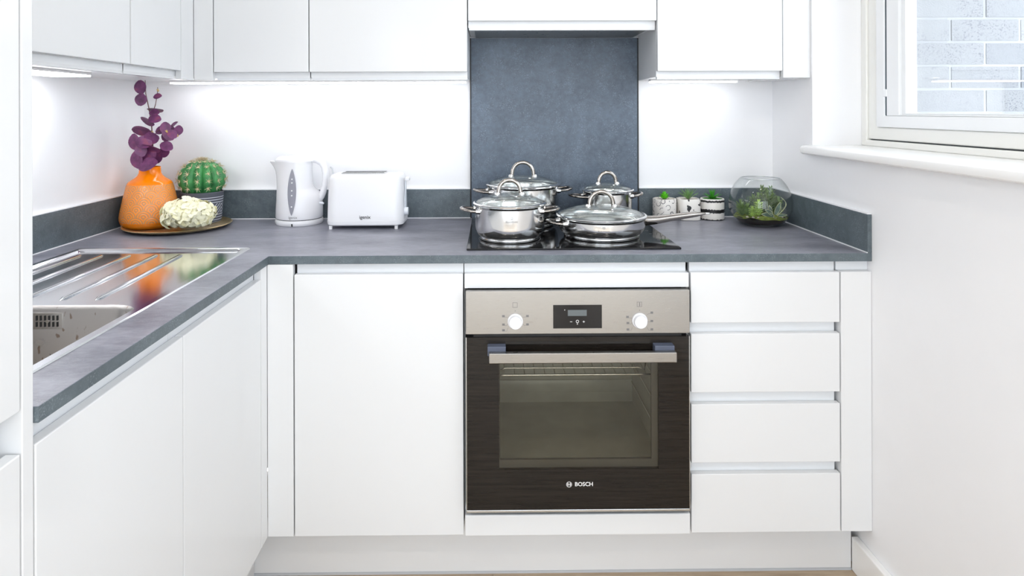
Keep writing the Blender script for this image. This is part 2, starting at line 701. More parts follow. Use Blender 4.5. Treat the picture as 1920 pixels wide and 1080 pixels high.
for k in range(4):
    x = -2.3 + k * 1.48
    fr.box(x, x + .16, -5.09, -5.03, .05, 2.25)  # unseen bars, widened and dark to reflect as streaks in the pots
fr.box(-2.3, 2.3, -5.09, -5.03, .05, .12)
fr.box(-2.3, 2.3, -5.09, -5.03, 2.18, 2.25)
tag(fr.build('unseen_dark_mullions', 'dark_gap'), kind='structure')

# floor planks in the kitchen
pw, pl = .19, 1.24
pm = None
for r in range(13):
    y1 = -.5 - r * pw
    x = XL - (r * .47 % 1) * pl
    while x < XR:
        a, b_ = max(x, XL), min(x + pl, XR)
        if b_ - a > .03:
            full = abs(b_ - a - pl) < 1e-6
            if full and pm:
                o = bpy.data.objects.new('plank', pm)
                COL.objects.link(o)
                o.parent = floor
                o.location = Vector(((a + b_) / 2, y1 - pw / 2, 0)) - floor.location
            else:
                hw = (b_ - a) / 2
                o = B().box(-hw + .0008, hw - .0008, -pw / 2 + .0008, pw / 2 - .0008, -.012, 0).build('plank', 'oak_floor', base=(0, 0, 0))
                o.parent = floor
                o.location = Vector(((a + b_) / 2, y1 - pw / 2, 0)) - floor.location
                if full:
                    pm = o.data
        x += pl

tag(B().box(.948, XR, -2.9, -.5424, 0, .093).build('baseboard_right', 'sill_paint', bevel=.003), kind='structure')

# ------------------------------------------------------------------ window in the right wall
sill = B()
prof = [(1.128, 1.1625), (.958, 1.1625), (.946, 1.1615), (.9385, 1.156), (.936, 1.1475), (.9385, 1.139), (.946, 1.134), (.958, 1.133), (1.128, 1.133)]
prof2 = [(.9675, 1.1395)]
sill.loft([[(x, y, z) for x, z in prof] for y in (-2.40, YR)])
sill.loft([[(x, y, z) for x, z in prof if x <= .97] + [(XR, y, 1.133), (XR, y, 1.1625)] for y in (YR, YR + .022)])
tag(sill.build('trim_1', 'sill_paint', bevel=.001, smooth=.6), 'white rounded window sill board', kind='structure')

win = thing('window_1', (1.14, -1.32, 1.1625), 'white casement window over the sill', kind='structure')
Y0, Y1 = -2.35, YR  # near end is unseen, lengthened to put more daylight on the left doors
lin = B()
lin.box(1.122, 1.20, Y1 - .028, Y1, 1.1625, 2.2)
lin.box(1.122, 1.20, Y0, Y0 + .028, 1.1625, 2.2)
lin.box(1.118, 1.20, Y0 + .028, Y1 - .028, 1.1625, 1.1805)
lin.build('lining', 'cream_trim', win, bevel=.003)
ring = lambda i, j: not (i == 1 and j == 1)
sw = lambda a, b, c: (c, a, b)
B().slab([Y0 + .028, Y0 + .078, Y1 - .078, Y1 - .028], [1.1835, 1.221, 2.15, 2.2], ring, 1.128, 1.195, sw).build('outer_frame', 'cream_trim', win, bevel=.004)
B().box(1.13, 1.19, Y0 + .04, Y1 - .04, 1.1803, 1.1836).build('shadow_gap', 'dark_gap', win)
B().slab([Y0 + .0785, Y0 + .121, Y1 - .121, Y1 - .0785], [1.2215, 1.256, 2.10, 2.1495], ring, 1.122, 1.185, sw).build('inner_frame', 'upvc', win, bevel=.004)
gk = B().box(1.1255, 1.16, Y1 - .1295, Y1 - .1212, 1.2565, 1.312).box(1.1255, 1.16, Y1 - .1295, Y1 - .1212, 1.335, 2.10)
gk.build('gasket', 'gasket', win)['kind'] = 'stuff'
B().box(1.120, 1.135, Y1 - .134, Y1 - .118, 1.313, 1.334).build('striker_plate', 'upvc', win, bevel=.002)
B().slab([Y0 + .13, Y0 + .19, Y1 - .188, Y1 - .130], [1.2563, 1.2600, 2.05, 2.0995], ring, 1.1235, 1.175, sw).build('sash', 'upvc', win, bevel=.002)
B().slab([Y0 + .19, Y0 + .208, Y1 - .206, Y1 - .188], [1.2600, 1.2640, 2.032, 2.05], ring, 1.132, 1.165, sw).build('glazing_bead', 'upvc', win, bevel=.0015)
B().box(1.142, 1.146, Y0 + .185, Y1 - .183, 1.2585, 2.055).build('pane', 'window_glass', win)

# pale brick return outside the window
bw = B().box(1.27, 3.2, YR - .0012, YR + .12, .2, 2.9).build('wall_exterior', 'brick_mortar')
tag(bw, 'pale painted brick wall outside the window', kind='structure')
bl, bh, mo = .2215, .0745, .009
bmesh_data = None
for r in range(22):
    z = .8956 + r * bh
    x = 1.2975 + (0 if r % 2 else .5 * bl) - bl + .0
    while x < 2.75:
        a = max(x, 1.272)
        w = x + bl - mo - a
        if w > .02:
            full = a == x
            if full and bmesh_data:
                o = bpy.data.objects.new('brick', bmesh_data)
                COL.objects.link(o)
            else:
                o = B().box(0, w, -.004, .03, 0, bh - mo).build('brick', 'pale_brick', base=(0, 0, 0), bevel=.0 if True else 0)
                if full:
                    bmesh_data = o.data
            o.parent = bw
            o.location = Vector((a, YR + random.uniform(-.0015, .001), z)) - bw.location
        x += bl

# ------------------------------------------------------------------ worktop, upstands, splashback
SX0, SX1, SY0, SY1 = -1.195, -.7165, -1.47, -.512     # sink outline
xs = [XL, SX0 + .012, SX1 - .012, XW, XR]
ys = [YE, SY0 + .012, SY1 - .012, YW, 0]


wt = B()
ysw = [YE, SY0 + .012, YW, SY1 - .012, 0]


def keep2(i, j):
    if i == 3:
        return j >= 2
    return not (i == 1 and j in (1, 2))


wt.slab(xs, ysw, keep2, ZB, ZT)
wo = wt.build('worktop', 'stone_top_sheen', bevel=.0012, base=(XL, 0, ZB))
wo.data.materials.append(MATS['stone_edge'])
for p in wo.data.polygons:
    if abs(p.normal.z) < .5:
        p.material_index = 1  # side faces take the stone without the painted sheen
tag(wo, 'grey stone-effect L-shaped worktop with square front edge', 'worktop')


def upstand(x0, x1, y0, y1, label):
    o = B().box(x0, x1, y0, y1, ZT, .995).build('upstand', 'stone_edge', bevel=.001)
    return tag(o, label, 'upstand', 'worktop upstands')


ua = upstand(XL, XL + TU, YE, 0, 'grey upstand strip on the left wall behind the sink and vase')
ub = upstand(XL + TU, -.122, -TU, 0, 'grey upstand strip behind the kettle and toaster')
uc = upstand(.482, XR - TU, -TU, 0, 'short grey upstand strip behind the three succulent pots')
ud = upstand(XR - TU, XR, YW, 0, 'grey upstand strip on the right wall beside the glass bowl')
for par, bx in ((ub, (XL + TU, -.122, -TU - .0025, -TU)), (uc, (.482, XR - TU, -TU - .0025, -TU)), (ud, (XR - TU - .0025, XR - TU, YW, -TU)), (ua, (XL + TU, XL + TU + .0025, YE, -TU))):
    B().box(*bx, ZT, ZT + .0025).build('sealant_bead', 'silicone', par)
for par, bx in ((ub, (XL + TU, -.122, -TU, 0)), (uc, (.482, XR - TU, -TU, 0)), (ud, (XR - TU, XR, YW + .002, 0)), (ua, (XL, XL + TU, YE, 0))):
    B().box(*bx, .995, .9975).build('top_sealant', 'silicone', par)

sp = thing('splashback', (.18, -.005, ZT), 'tall grey stone-effect splashback panel behind the hob', 'splashback')
B().box(-.1175, .4775, -.010, 0, ZT + .0005, ZH + .003).build('panel', 'stone_splash', sp)
B().box(-.1215, -.1175, -.0115, 0, ZT + .0005, ZH + .003).build('edge_trim', 'rubber_black', sp)
B().box(.4775, .4815, -.0115, 0, ZT + .0005, ZH + .003).build('edge_trim', 'rubber_black', sp)

# ------------------------------------------------------------------ base units, back run
DT = .019


def rail_y(x0, x1, z0, z1, parent, y=-.5915):
    return B().box(x0, x1, y, y + .016, z0, z1).build('handle_rail', 'gloss_rail', parent, bevel=.001)


c = thing('base_cabinet', (-.345, -.3, .15), 'white gloss base cabinet with one tall door left of the oven', 'cabinet')
B().box(-.568, -.122, -.588, -.02, .15, .84).build('carcass', 'carcass_white', c)
B().box(-.5685, -.1220, YD, YD + DT, .15, ZD).build('door', 'gloss_white', c, bevel=.0018)
rail_y(-.566, -.1215, ZD - .03, ZB - .0005, c)

c = thing('oven_housing', (.18, -.3, .15), 'white oven housing cabinet with narrow panels above and below the oven', 'cabinet')
hb = B()
hb.box(-.1195, -.1175, -.588, -.02, .15, .84).box(.4775, .4795, -.588, -.02, .15, .84)
hb.box(-.1175, .4775, -.588, -.02, .152, .218).box(-.1175, .4775, -.05, -.02, .218, .84)
hb.build('carcass', 'carcass_white', c)
B().box(-.1185, .4785, YD, YD + DT, .8035, ZD).build('top_panel', 'gloss_white', c, bevel=.0018)
B().box(-.1185, .4785, YD - .006, YD + DT, .15, .206).build('bottom_panel', 'gloss_white', c, bevel=.003)
rail_y(-.1195, .4755, ZD - .03, ZB - .0005, c)

c = thing('drawer_unit', (.68, -.3, .15), 'white gloss four-drawer unit right of the oven', 'drawers')
B().box(.483, .878, -.575, -.02, .15, .84).build('carcass', 'carcass_white', c)
for z0, z1 in ((.708, .842), (.523, .679), (.336, .492), (.15, .306)):
    d = B().box(.4835, .8815, YD, YD + DT, z0, z1).build('drawer_front', 'gloss_white', c, bevel=.0018)
    B().box(.4845, .8765, -.5915, -.5755, z1 - .012, min(z1 + .03, ZB - .0005)).build('handle_rail', 'gloss_rail', d, bevel=.001)

tag(B().box(.8845, XR - .0005, YD, -.02, .15, ZD).build('end_filler', 'gloss_white', bevel=.0018), 'narrow white filler panel between the drawers and the right wall', 'panel')
c = B().box(.881, XR - .0005, -.5915, -.05, ZD + .0002, ZB - .0005).build('filler_rail', 'gloss_rail', bevel=.001)
tag(c, 'short recessed white rail above the narrow filler panel by the right wall', 'rail')
tag(B().box(XD, -.5715, YD, YD + DT, .15, ZB - .0005).build('corner_post', 'gloss_white', bevel=.0012), 'white corner post where the two runs of base units meet', 'panel')
pk = thing('plinth', (.1, -.53, 0), 'long white plinth board under the oven and drawers', 'plinth')
B().box(-.71, .9475, -.5424, -.526, .006, .1495).build('board', 'plinth_white', pk, bevel=.001)
B().box(-.71, .9475, -.5440, -.526, 0, .006).build('floor_seal', 'cable', pk)

# ------------------------------------------------------------------ base units, left run
c = thing('sink_cabinet', (-.95, -1.07, .15), 'white gloss two-door cabinet under the sink', 'cabinet')
sb = B().box(-1.26, -.66, YE + .002, -.66, .15, .168)
sb.box(-1.26, -1.245, YE + .002, -.66, .168, .70).box(-1.245, -.66, YE + .002, YE + .018, .168, .70).box(-1.245, -.66, -.676, -.66, .168, .70)
sb.build('carcass', 'carcass_white', c)
for y0, y1 in ((YE + .002, -1.0810), (-1.0780, -.6585)):
    B().box(XD - DT, XD, y0, y1, .15, ZD).build('door', 'gloss_white', c, bevel=.0018)
for y0, y1 in ((YE + .002, -1.1), (-1.0985, -.6560)):
    B().box(-.676, -.6592, y0, y1, ZD - .03, ZB - .0005).build('handle_rail', 'gloss_white', c, bevel=.001)
tag(B().box(XD - DT, XD, -.6555, YD - .0005, .15, ZB - .0005).build('corner_filler', 'gloss_white', bevel=.0012), 'slim white filler strip at the far end of the sink cabinet', 'panel')
tag(B().box(-.716, -.70, YE, -.545, 0, .1495).build('plinth', 'plinth_white'), 'white plinth board under the sink cabinet', 'plinth')

# tall cabinet at the left edge
c = thing('tall_cabinet', (-.95, -1.8, 0), 'tall white gloss cabinet at the left edge of the kitchen', 'cabinet')
B().box(XL + .002, -.6405, YE - .0205, YE - .0005, 0, 2.25).build('end_panel', 'gloss_white', c, bevel=.0012)
B().box(XL + .002, -.672, -2.108, YE - .021, .15, 2.25).build('carcass', 'carcass_white', c)
B().box(-.6605, -.6415, -2.105, YE - .0225, .896, 2.25).build('upper_door', 'gloss_white', c, bevel=.0018)
B().box(-.6605, -.6415, -2.105, YE - .0225, .15, .842).build('lower_door', 'gloss_white', c, bevel=.0018)
B().box(-.672, -.662, -2.105, YE - .0385, .83, .91).build('handle_rail', 'gloss_white', c, bevel=.002)
B().box(-.70, -.69, -2.105, YE - .021, 0, .15).build('kick_board', 'plinth_white', c)

# ------------------------------------------------------------------ wall units
ZU, ZUD, ZH, ZHD, ZTOP = 1.3735, 1.3985, 1.531, 1.559, 2.13


def wall_unit(x0, x1, label, zlip=ZU, zdoor=ZUD, name='wall_cabinet', xc=None):
    c = thing(name, ((x0 + x1) / 2, -.14, zlip), label, 'cabinet', 'white wall cabinets')
    B().box(xc or x0 + .0015, x1 - .0015, YU + .0205, -.001, zlip + .008, ZTOP).build('carcass', 'carcass_white', c)
    B().box(x0 + .0015, x1 - .0015, YU, YU + .019, zdoor, ZTOP).build('door', 'gloss_white', c, bevel=.0018)
    B().box(x0 + .004, x1 - .0015, YU + .021, YU + .037, zlip, zdoor + .03).build('handle_rail', 'gloss_rail', c, bevel=.001)
    return c


wall_unit(-.92, -.62, 'narrow white wall cabinet above the cactus and kettle', xc=XU - .0195)
wall_unit(-.62, -.12, 'wide white wall cabinet above the toaster')
wall_unit(.48, .88, 'white wall cabinet above the succulent pots, right of the splashback')
hc = wall_unit(-.12, .48, 'short white hood cabinet directly above the splashback', ZH, ZHD, 'hood_cabinet')
B().box(-.10, .46, -.24, -.012, ZH + .004, ZH + .0085).build('filter_plate', 'steel_panel', hc)
tag(B().box(.8805, XR - .0005, YU, -.001, ZU + .003, ZTOP).build('upper_filler_panel', 'gloss_white', bevel=.0015), 'white filler panel between the right wall cabinet and the window reveal', 'panel')
tag(B().box(XU, -.9215, YU, YU + .019, ZU, ZTOP).build('upper_corner_post', 'gloss_white', bevel=.0015), 'white corner post between the two runs of wall cabinets', 'panel')
tag(B().box(XU - .019, XU, -.3620, YU - .0005, ZU, ZTOP).build('upper_corner_filler', 'gloss_white', bevel=.0015), 'slim white filler at the far end of the left wall cabinets', 'panel')


def wall_unit_left(y0, y1, label, e1=0.0, yc=None):
    c = thing('wall_cabinet', (-1.13, (y0 + y1) / 2, ZU), label, 'cabinet', 'white wall cabinets')
    B().box(XL + .001, XU - .0205, y0 + .0015, yc or y1 - .0015, ZU + .008, ZTOP).build('carcass', 'carcass_white', c)
    B().box(XU - .019, XU, y0 + .0015, y1 - .0015, ZUD, ZTOP).build('door', 'gloss_white', c, bevel=.0018)
    B().box(XU - .037, XU - .021, y0 + .0015, y1 - .0015 - e1, ZU, ZUD + .03).build('handle_rail', 'gloss_white', c, bevel=.001)


wall_unit_left(-1.486, -1.142, 'white wall cabinet on the left wall, tucked beside the tall cabinet')
wall_unit_left(-1.14, -.64, 'wide white wall cabinet on the left wall above the sink drainer')
wall_unit_left(-.638, -.364, 'narrow white wall cabinet on the left wall nearest the corner', yc=-.001)


def led_strip(a, b_, label):
    c = thing('strip_light', ((a[0] + b_[0]) / 2, (a[1] + b_[1]) / 2, ZU - .004), label, 'light', 'under-cabinet strip lights')
    (x0, y0), (x1, y1) = a, b_
    B().box(x0, x1, y0, y1, ZU + .0005, ZU + .0079).build('housing', 'lamp_white', c)
    B().box(x0 + .002, x1 - .002, y0 + .002, y1 - .002, ZU - .004, ZU + .0004).build('diffuser', 'led', c)


led_strip((-1.14, -.115), (-.13, -.085), 'glowing strip light under the wall cabinets above kettle and toaster')
led_strip((.50, -.115), (.80, -.085), 'short glowing strip light above the succulent pots')
led_strip((-1.23, -1.45), (-1.13, -.56), 'glowing strip light under the left wall cabinets above the sink')

# ceiling downlights (kitchen)
for k, (x, y, w) in enumerate(((-.62, -1.25, 1.6), (.45, -1.25, 1.6), (-.62, -2.3, 4.5), (.45, -2.3, 4.5))):
    c = thing('downlight', (x, y, 2.39), 'round recessed downlight %s' % ('above the sink run', 'above the drawer unit', 'behind the tall cabinet', 'behind the window wall')[k], 'light', 'ceiling downlights')
    B().lathe([(.036, 2.3995), (.036, 2.394), (.05, 2.3945), (.052, 2.3995)], x, y, 0, 24, False, False).build('trim_ring', 'lamp_white', c, smooth=.7)
    d = bpy.data.lights.new('downlight_lamp', 'AREA')
    d.shape, d.size, d.energy, d.color = 'DISK', .07, w, (1, .90, .78)
    lo = bpy.data.objects.new('downlight_lamp', d)
    lo.parent = c
    lo.location = (0, 0, .002)
    COL.objects.link(lo)

# ------------------------------------------------------------------ sink
snk = thing('sink', (-.96, -.99, ZT), 'stainless steel inset sink with ribbed drainer in the left worktop', 'sink')
sk = B()


def tri_fill(loops):
    bm = bmesh.new()
    for lp in loops:
        vs = [bm.verts.new(p) for p in lp]
        for i in range(len(vs)):
            bm.edges.new((vs[i], vs[(i + 1) % len(vs)]))
    bmesh.ops.triangle_fill(bm, use_beauty=True, edges=bm.edges[:])
    bm.verts.index_update()
    v = [tuple(p.co) for p in bm.verts]
    f = [tuple(q.index for q in p.verts) for p in bm.faces]
    bm.free()
    return v, f


zr, zd = ZT + .003, ZT - .0035
o0 = rrect(SX0, SX1, SY0, SY1, .012, ZT + .0003)
o1 = rrect(SX0 + .002, SX1 - .002, SY0 + .002, SY1 - .002, .012, zr)
o2 = rrect(SX0 + .016, SX1 - .017, SY0 + .012, SY1 - .016, .016, zr)
o3 = rrect(SX0 + .022, SX1 - .020, SY0 + .016, SY1 - .024, .016, zd)
sk.loft([o0, o1, o2, o3], False, False)
BX0, BX1, BY0, BY1 = -1.14, -.7385, -1.42, -1.030
sk.add(*tri_fill([o3, rrect(BX0, BX1, BY0, BY1, .055, zd, 8)]))
sk.build('drainer', 'steel_sink', snk, smooth=.7)
bo = B()
rings = [rrect(BX0 + i, BX1 - i, BY0 + i, BY1 - i, r, z, 8) for i, r, z in ((0, .055, zd), (.002, .055, zd - .003), (.004, .055, zd - .008), (.012, .055, zd - .145), (.02, .05, zd - .16), (.04, .04, zd - .165))]
bo.loft(rings, False, True)
bo.build('bowl', 'steel_bowl', snk, smooth=.7)
for xa, xb in ((-.8575, -.8800), (-.9300, -.9460), (-1.008, -1.018), (-1.080, -1.092), (-1.143, -1.150)):
    ya, yb = -.997, -.575
    B().tube([(xa, ya, zd - .001), (xa + (xb - xa) * .03, ya + .015, zd + .0012), (xa + (xb - xa) * .5, (ya + yb) / 2, zd + .0015), (xb, yb - .012, zd + .0015), (xb, yb, zd - .001)],
             [.002, .006, .0065, .006, .002], 10, ry=[.001, .003, .0034, .003, .001]).build('rib', 'steel_sink', snk, smooth=1.2)
ovf = B()
for r in range(2):
    for k in range(6):
        x = -.951 + k * .0082
        z = .870 - r * .0125
        ovf.box(x, x + .0030, BY1 - .0078, BY1 - .0055, z - .0095, z)
plate = B().box(-.957, -.900, BY1 - .0065, BY1 - .0040, .843, .875).build('overflow_plate', 'steel_base', snk)
ovf.build('overflow_slots', 'rubber_black', plate)['kind'] = 'stuff'
B().cyl((-.9265, BY1 - .006, .8595), (-.9265, BY1 - .010, .8595), .0035, 16).build('screw', 'chrome', plate)

# ------------------------------------------------------------------ hob
hob = thing('hob', (.18, -.3, ZT), 'black glass hob set into the worktop under the pots', 'hob')
HZ = ZT + .0052
B().box(-.1145, .475, -.556, -.046, ZT + .0002, HZ).build('glass_top', 'black_gloss', hob, bevel=.0012)
for n_, (x, y, r) in enumerate(((.0075, -.414, .09), (.07, -.175, .105), (.285, -.37, .105), (.335, -.16, .075))):
    B().lathe([(r, HZ + .0001), (r + .0012, HZ + .0001)], x, y, 0, 48, False, False).build('zone_ring', 'print_grey', hob)
ctl = B()
for k in range(4):
    ctl.lathe([(.0030, HZ + .0002), (.0042, HZ + .0002)], .44, -.30 - k * .05, 0, 20, False, False)
ctl.build('touch_marks', 'print_grey', hob)['kind'] = 'stuff'

# ------------------------------------------------------------------ oven
OX0, OX1, OF = -.1145, .4745, -.630
ov = thing('oven', (.18, -.35, .22), 'built-in oven with steel control panel and black glass door', 'oven')
body = B()
body.box(-.112, .472, -.606, -.06, .655, .79)                        # electronics box
body.box(-.112, -.075, -.606, -.06, .22, .655).box(.439, .472, -.606, -.06, .22, .655)
body.box(-.075, .439, -.606, -.06, .22, .27).box(-.075, .439, -.09, -.06, .27, .655)
body.build('body', 'dark_gap', ov)
cav = B()
cav.box(-.074, .438, -.10, -.0905, .2702, .6548)
cav.box(-.0749, -.072, -.604, -.10, .2702, .6548).box(.436, .4389, -.604, -.10, .2702, .6548)
cav.box(-.072, .436, -.604, -.10, .2702, .273).box(-.072, .436, -.604, -.10, .652, .6548)
cv = cav.build('cavity', 'enamel', ov)
wv = B()
for k, z in enumerate((.33, .41, .49, .57)):
    wv.tube([(-.07, -.105, z), (.434, -.105, z)], .006, 10, ry=.022)
wv.build('pressed_back', 'enamel', cv, smooth=1.2)
rk = B()
rk.tube([(-.066, -.56, .540), (-.050, -.575, .557), (-.035, -.578, .560), (.40, -.578, .560), (.415, -.575, .557), (.43, -.56, .540)], .0028, 8)
rk.tube([(-.066, -.14, .55), (-.05, -.13, .563), (.41, -.13, .563), (.43, -.14, .55)], .0022, 8)
rk.tube([(-.035, -.57, .590), (-.028, -.58, .572), (-.01, -.58, .580), (.35, -.58, .580), (.366, -.58, .572), (.372, -.57, .590)], .0022, 8)
for k in range(17):
    x = -.04 + k * .0275
    rk.tube([(x, -.575, .560), (x, -.13, .563)], .0012, 6)
rk.build('wire_rack', 'oven_wire', ov, smooth=1.2)
for k, z in enumerate((.56, .49, .42, .35)):
    for x in (.430, -.066):
        B().tube([(x, -.56, z), (x, -.12, z)], .0025, 6).build('shelf_runner', 'oven_wire', ov)
# control panel
cp = B().box(OX0, OX1, OF, -.606, .6880, .8012).build('control_panel', 'steel_panel', ov, bevel=.0012)
for kx in (.0155, .3425):
    kz = .7215
    kn = B()
    kn.lathe([(.0205, 0), (.0205, .002), (.0195, .0035), (.0172, .0035), (.0165, .016), (.0150, .0178), (0.0001, .0178)], 0, 0, 0, 40, True, False)
    kn.v = [(kx + x, OF - .0002 - z, kz + y) for x, y, z in kn.v]
    kn.build('control_knob', 'white_plastic', cp, smooth=.6)
    mk = B()
    s_ = .0065
    z0 = kz + .043
    for bx in ((-s_, s_, s_ - .001, s_), (-s_, s_, -s_, -s_ + .001), (-s_, -s_ + .001, -s_, s_), (s_ - .001, s_, -s_, s_)):
        mk.box(kx + bx[0] - .0005, kx + bx[1] - .0005, OF - .0003, OF - .0001, z0 + bx[2], z0 + bx[3])
    if kx > .2:
        mk.box(kx - .001, kx + .001, OF - .0003, OF - .0001, z0 - .005, z0 + .005)
    mk.box(kx - .001, kx + .001, OF - .0003, OF - .0001, kz + .0265, kz + .0285)
    spots = ((-.031, .014), (.032, .014), (-.031, -.008), (.032, -.008), (-.031, -.023)) if kx < .2 else ((-.032, .010), (-.031, -.006), (-.031, -.023), (.032, .021), (.032, -.001), (.032, -.023))
    for sx, sz in spots:
        mk.box(kx + sx - .0035, kx + sx + .0035, OF - .0003, OF - .0001, kz + sz - .0028, kz + sz + .0028)
        q = 1 if sx > 0 else -1
        mk.tube([(kx + sx - q * .0035, OF - .0002, kz + sz - .002), (kx + sx - q * .008, OF - .0002, kz + sz - .003), (kx + q * .0215 * .9, OF - .0002, kz + sz * .75)], .00035, 4, ry=.00008, upv=(0, 1, 0))
    mk.build('dial_markings', 'print_grey', cp)['kind'] = 'stuff'
dsp = B().box(.1150, .2430, OF - .0012, OF, .7025, .7640).build('display', 'black_gloss', cp, bevel=.0005)
B().box(.1535, .2030, OF - .0016, OF - .0012, .7355, .7510).build('screen', 'lcd', dsp)
ic = B()
for k in range(20):
    a, a2 = 2 * PI * k / 20, 2 * PI * (k + 1) / 20
    ic.add([(.1785 + r * math.cos(t), OF - .0014, .7210 + r * math.sin(t)) for t in (a, a2) for r in (.0028, .0040)], [(0, 1, 3, 2)])
ic.box(.1775, .1795, OF - .0015, OF - .0013, .7130, .7155)
ic.box(.1590, .1650, OF - .0015, OF - .0013, .7195, .7207)
ic.box(.1925, .1980, OF - .0015, OF - .0013, .7195, .7207).box(.1947, .1957, OF - .0015, OF - .0013, .7175, .7228)
ic.box(.1443, .1462, OF - .0015, OF - .0013, .7500, .7520)
ic.build('touch_icons', 'print_white', dsp)['kind'] = 'stuff'
# door
dz0, dz1 = .2265, .6795
dr = B().slab([OX0 + .002, -.0275, .3920, OX1 - .002], [dz0, .3320, .6105, dz1], lambda i, j: not (i == 1 and j == 1), OF, OF + .022, lambda a, b, c: (a, c, b))
door = dr.build('door', 'oven_black', ov)
B().box(-.0275, .3920, OF, OF + .004, .3320, .6105).build('window_pane', 'oven_glass', door)
inn = B().slab([-.0275, -.0250, .376, .3920], [.3320, .352, .6080, .6105], lambda i, j: not (i == 1 and j == 1), OF + .012, OF + .0215, lambda a, b, c: (a, c, b))
inn.build('inner_frame', 'smoked_frame', door)
for x in (OX0, OX1 - .002):
    B().box(x, x + .002, OF + .001, OF + .022, dz0 - .004, dz1).build('side_strip', 'silver_edge', door)
B().box(OX0, OX1, OF + .001, OF + .02, .2195, .2262).build('bottom_strip', 'silver_edge', ov, bevel=.001)
B().box(OX0 + .02, OX1 - .02, OF + .006, OF + .02, .6797, .6878).build('vent_slot', 'rubber_black', ov)
hd = B().box(-.0535, .4285, OF - .042, OF - .026, .6270, .6525).build('handle_bar', 'steel_panel', door, bevel=.0015)
for x0, x1 in ((-.0575, -.010), (.376, .4275)):
    B().box(x0, x1, OF - .026, OF, .6400, .6640).build('handle_bracket', 'bracket_blue', door, bevel=.002)
flat_text('BOSCH', .0148, .1945, OF - .0003, .2930, 'lettering', 'print_white', door, .0003)
em = B()
for r0, r1 in ((.0062, .0074),):
    for k in range(28):
        a, a2 = 2 * PI * k / 28, 2 * PI * (k + 1) / 28
        em.add([(.1555 + r * math.cos(t), OF - .0003, .2930 + r * math.sin(t)) for t in (a, a2) for r in (r0, r1)], [(0, 1, 3, 2)])
for sx in (-1, 1):
    for k in range(7):
        a, a2 = -1.0 + 2.0 * k / 7, -1.0 + 2.0 * (k + 1) / 7
        em.add([(.1555 + sx * (r * math.cos(t)), OF - .0003, .2930 + r * math.sin(t)) for t in (a, a2) for r in (.0036, .0050)], [(0, 1, 3, 2)])
    em.box(.1555 + sx * .0024 - .0006, .1555 + sx * .0024 + .0006, OF - .0004, OF - .0003, .2890, .2970)
em.box(.1532, .1578, OF - .0004, OF - .0003, .2924, .2936)
em.build('emblem', 'print_white', door)['kind'] = 'stuff'


# ------------------------------------------------------------------ pots and pan
def arch_handle(cx, cy, zb, w, h, parent, rot=0.0):
    pts, n = [], 16
    ca, sa = math.cos(rot), math.sin(rot)
    for k in range(n + 1):
        a = PI * k / n
        q = -w * math.cos(a)
        pts.append((cx + q * ca, cy + q * sa, zb + h * math.sin(a) ** .8))
    hb_ = B().tube(pts, .0062, 12, ry=.0048, upv=(-sa, ca, 0)).build('lid_handle', 'dark_chrome', parent, smooth=1.2)
    for sgn in (-1, 1):
        x, y = cx + sgn * w * 1.1 * ca, cy + sgn * w * 1.1 * sa
        B().lathe([(.0085, -.004), (.0085, .002), (.006, .006), (.0001, .007)], x, y, zb, 16, True, False).build('rivet', 'chrome', hb_, smooth=.7)


def loop_handle(cx, cy, r, z, ang, parent, reach=.046, half=.036, rise=.006):
    ca, sa = math.cos(ang), math.sin(ang)
    pts, n = [], 18
    for k in range(n + 1):
        a = -PI / 2 + PI * k / n
        q = half * math.sin(a) * (1.0 if abs(math.sin(a)) < .99 else 1)
        e = math.sqrt(max(r * r - half * half, 0)) - .002 + (reach + r - math.sqrt(max(r * r - half * half, 0))) * max(math.cos(a), 0) ** .6
        pts.append((cx + e * ca - q * sa, cy + e * sa + q * ca, z + rise * max(math.cos(a), 0)))
    h = B().tube(pts, .0058, 12, ry=.0046).build('side_handle', 'dark_chrome', parent, smooth=1.2)
    for sgn in (-1, 1):
        e = math.sqrt(r * r - half * half)
        p = Vector((cx + e * ca - sgn * half * sa, cy + e * sa + sgn * half * ca, z))
        B().cyl(p - Vector((ca, sa, 0)) * .003, p + Vector((ca, sa, 0)) * .009, .0085, 16, .0068).build('handle_base', 'chrome', h, smooth=.7)
    return h


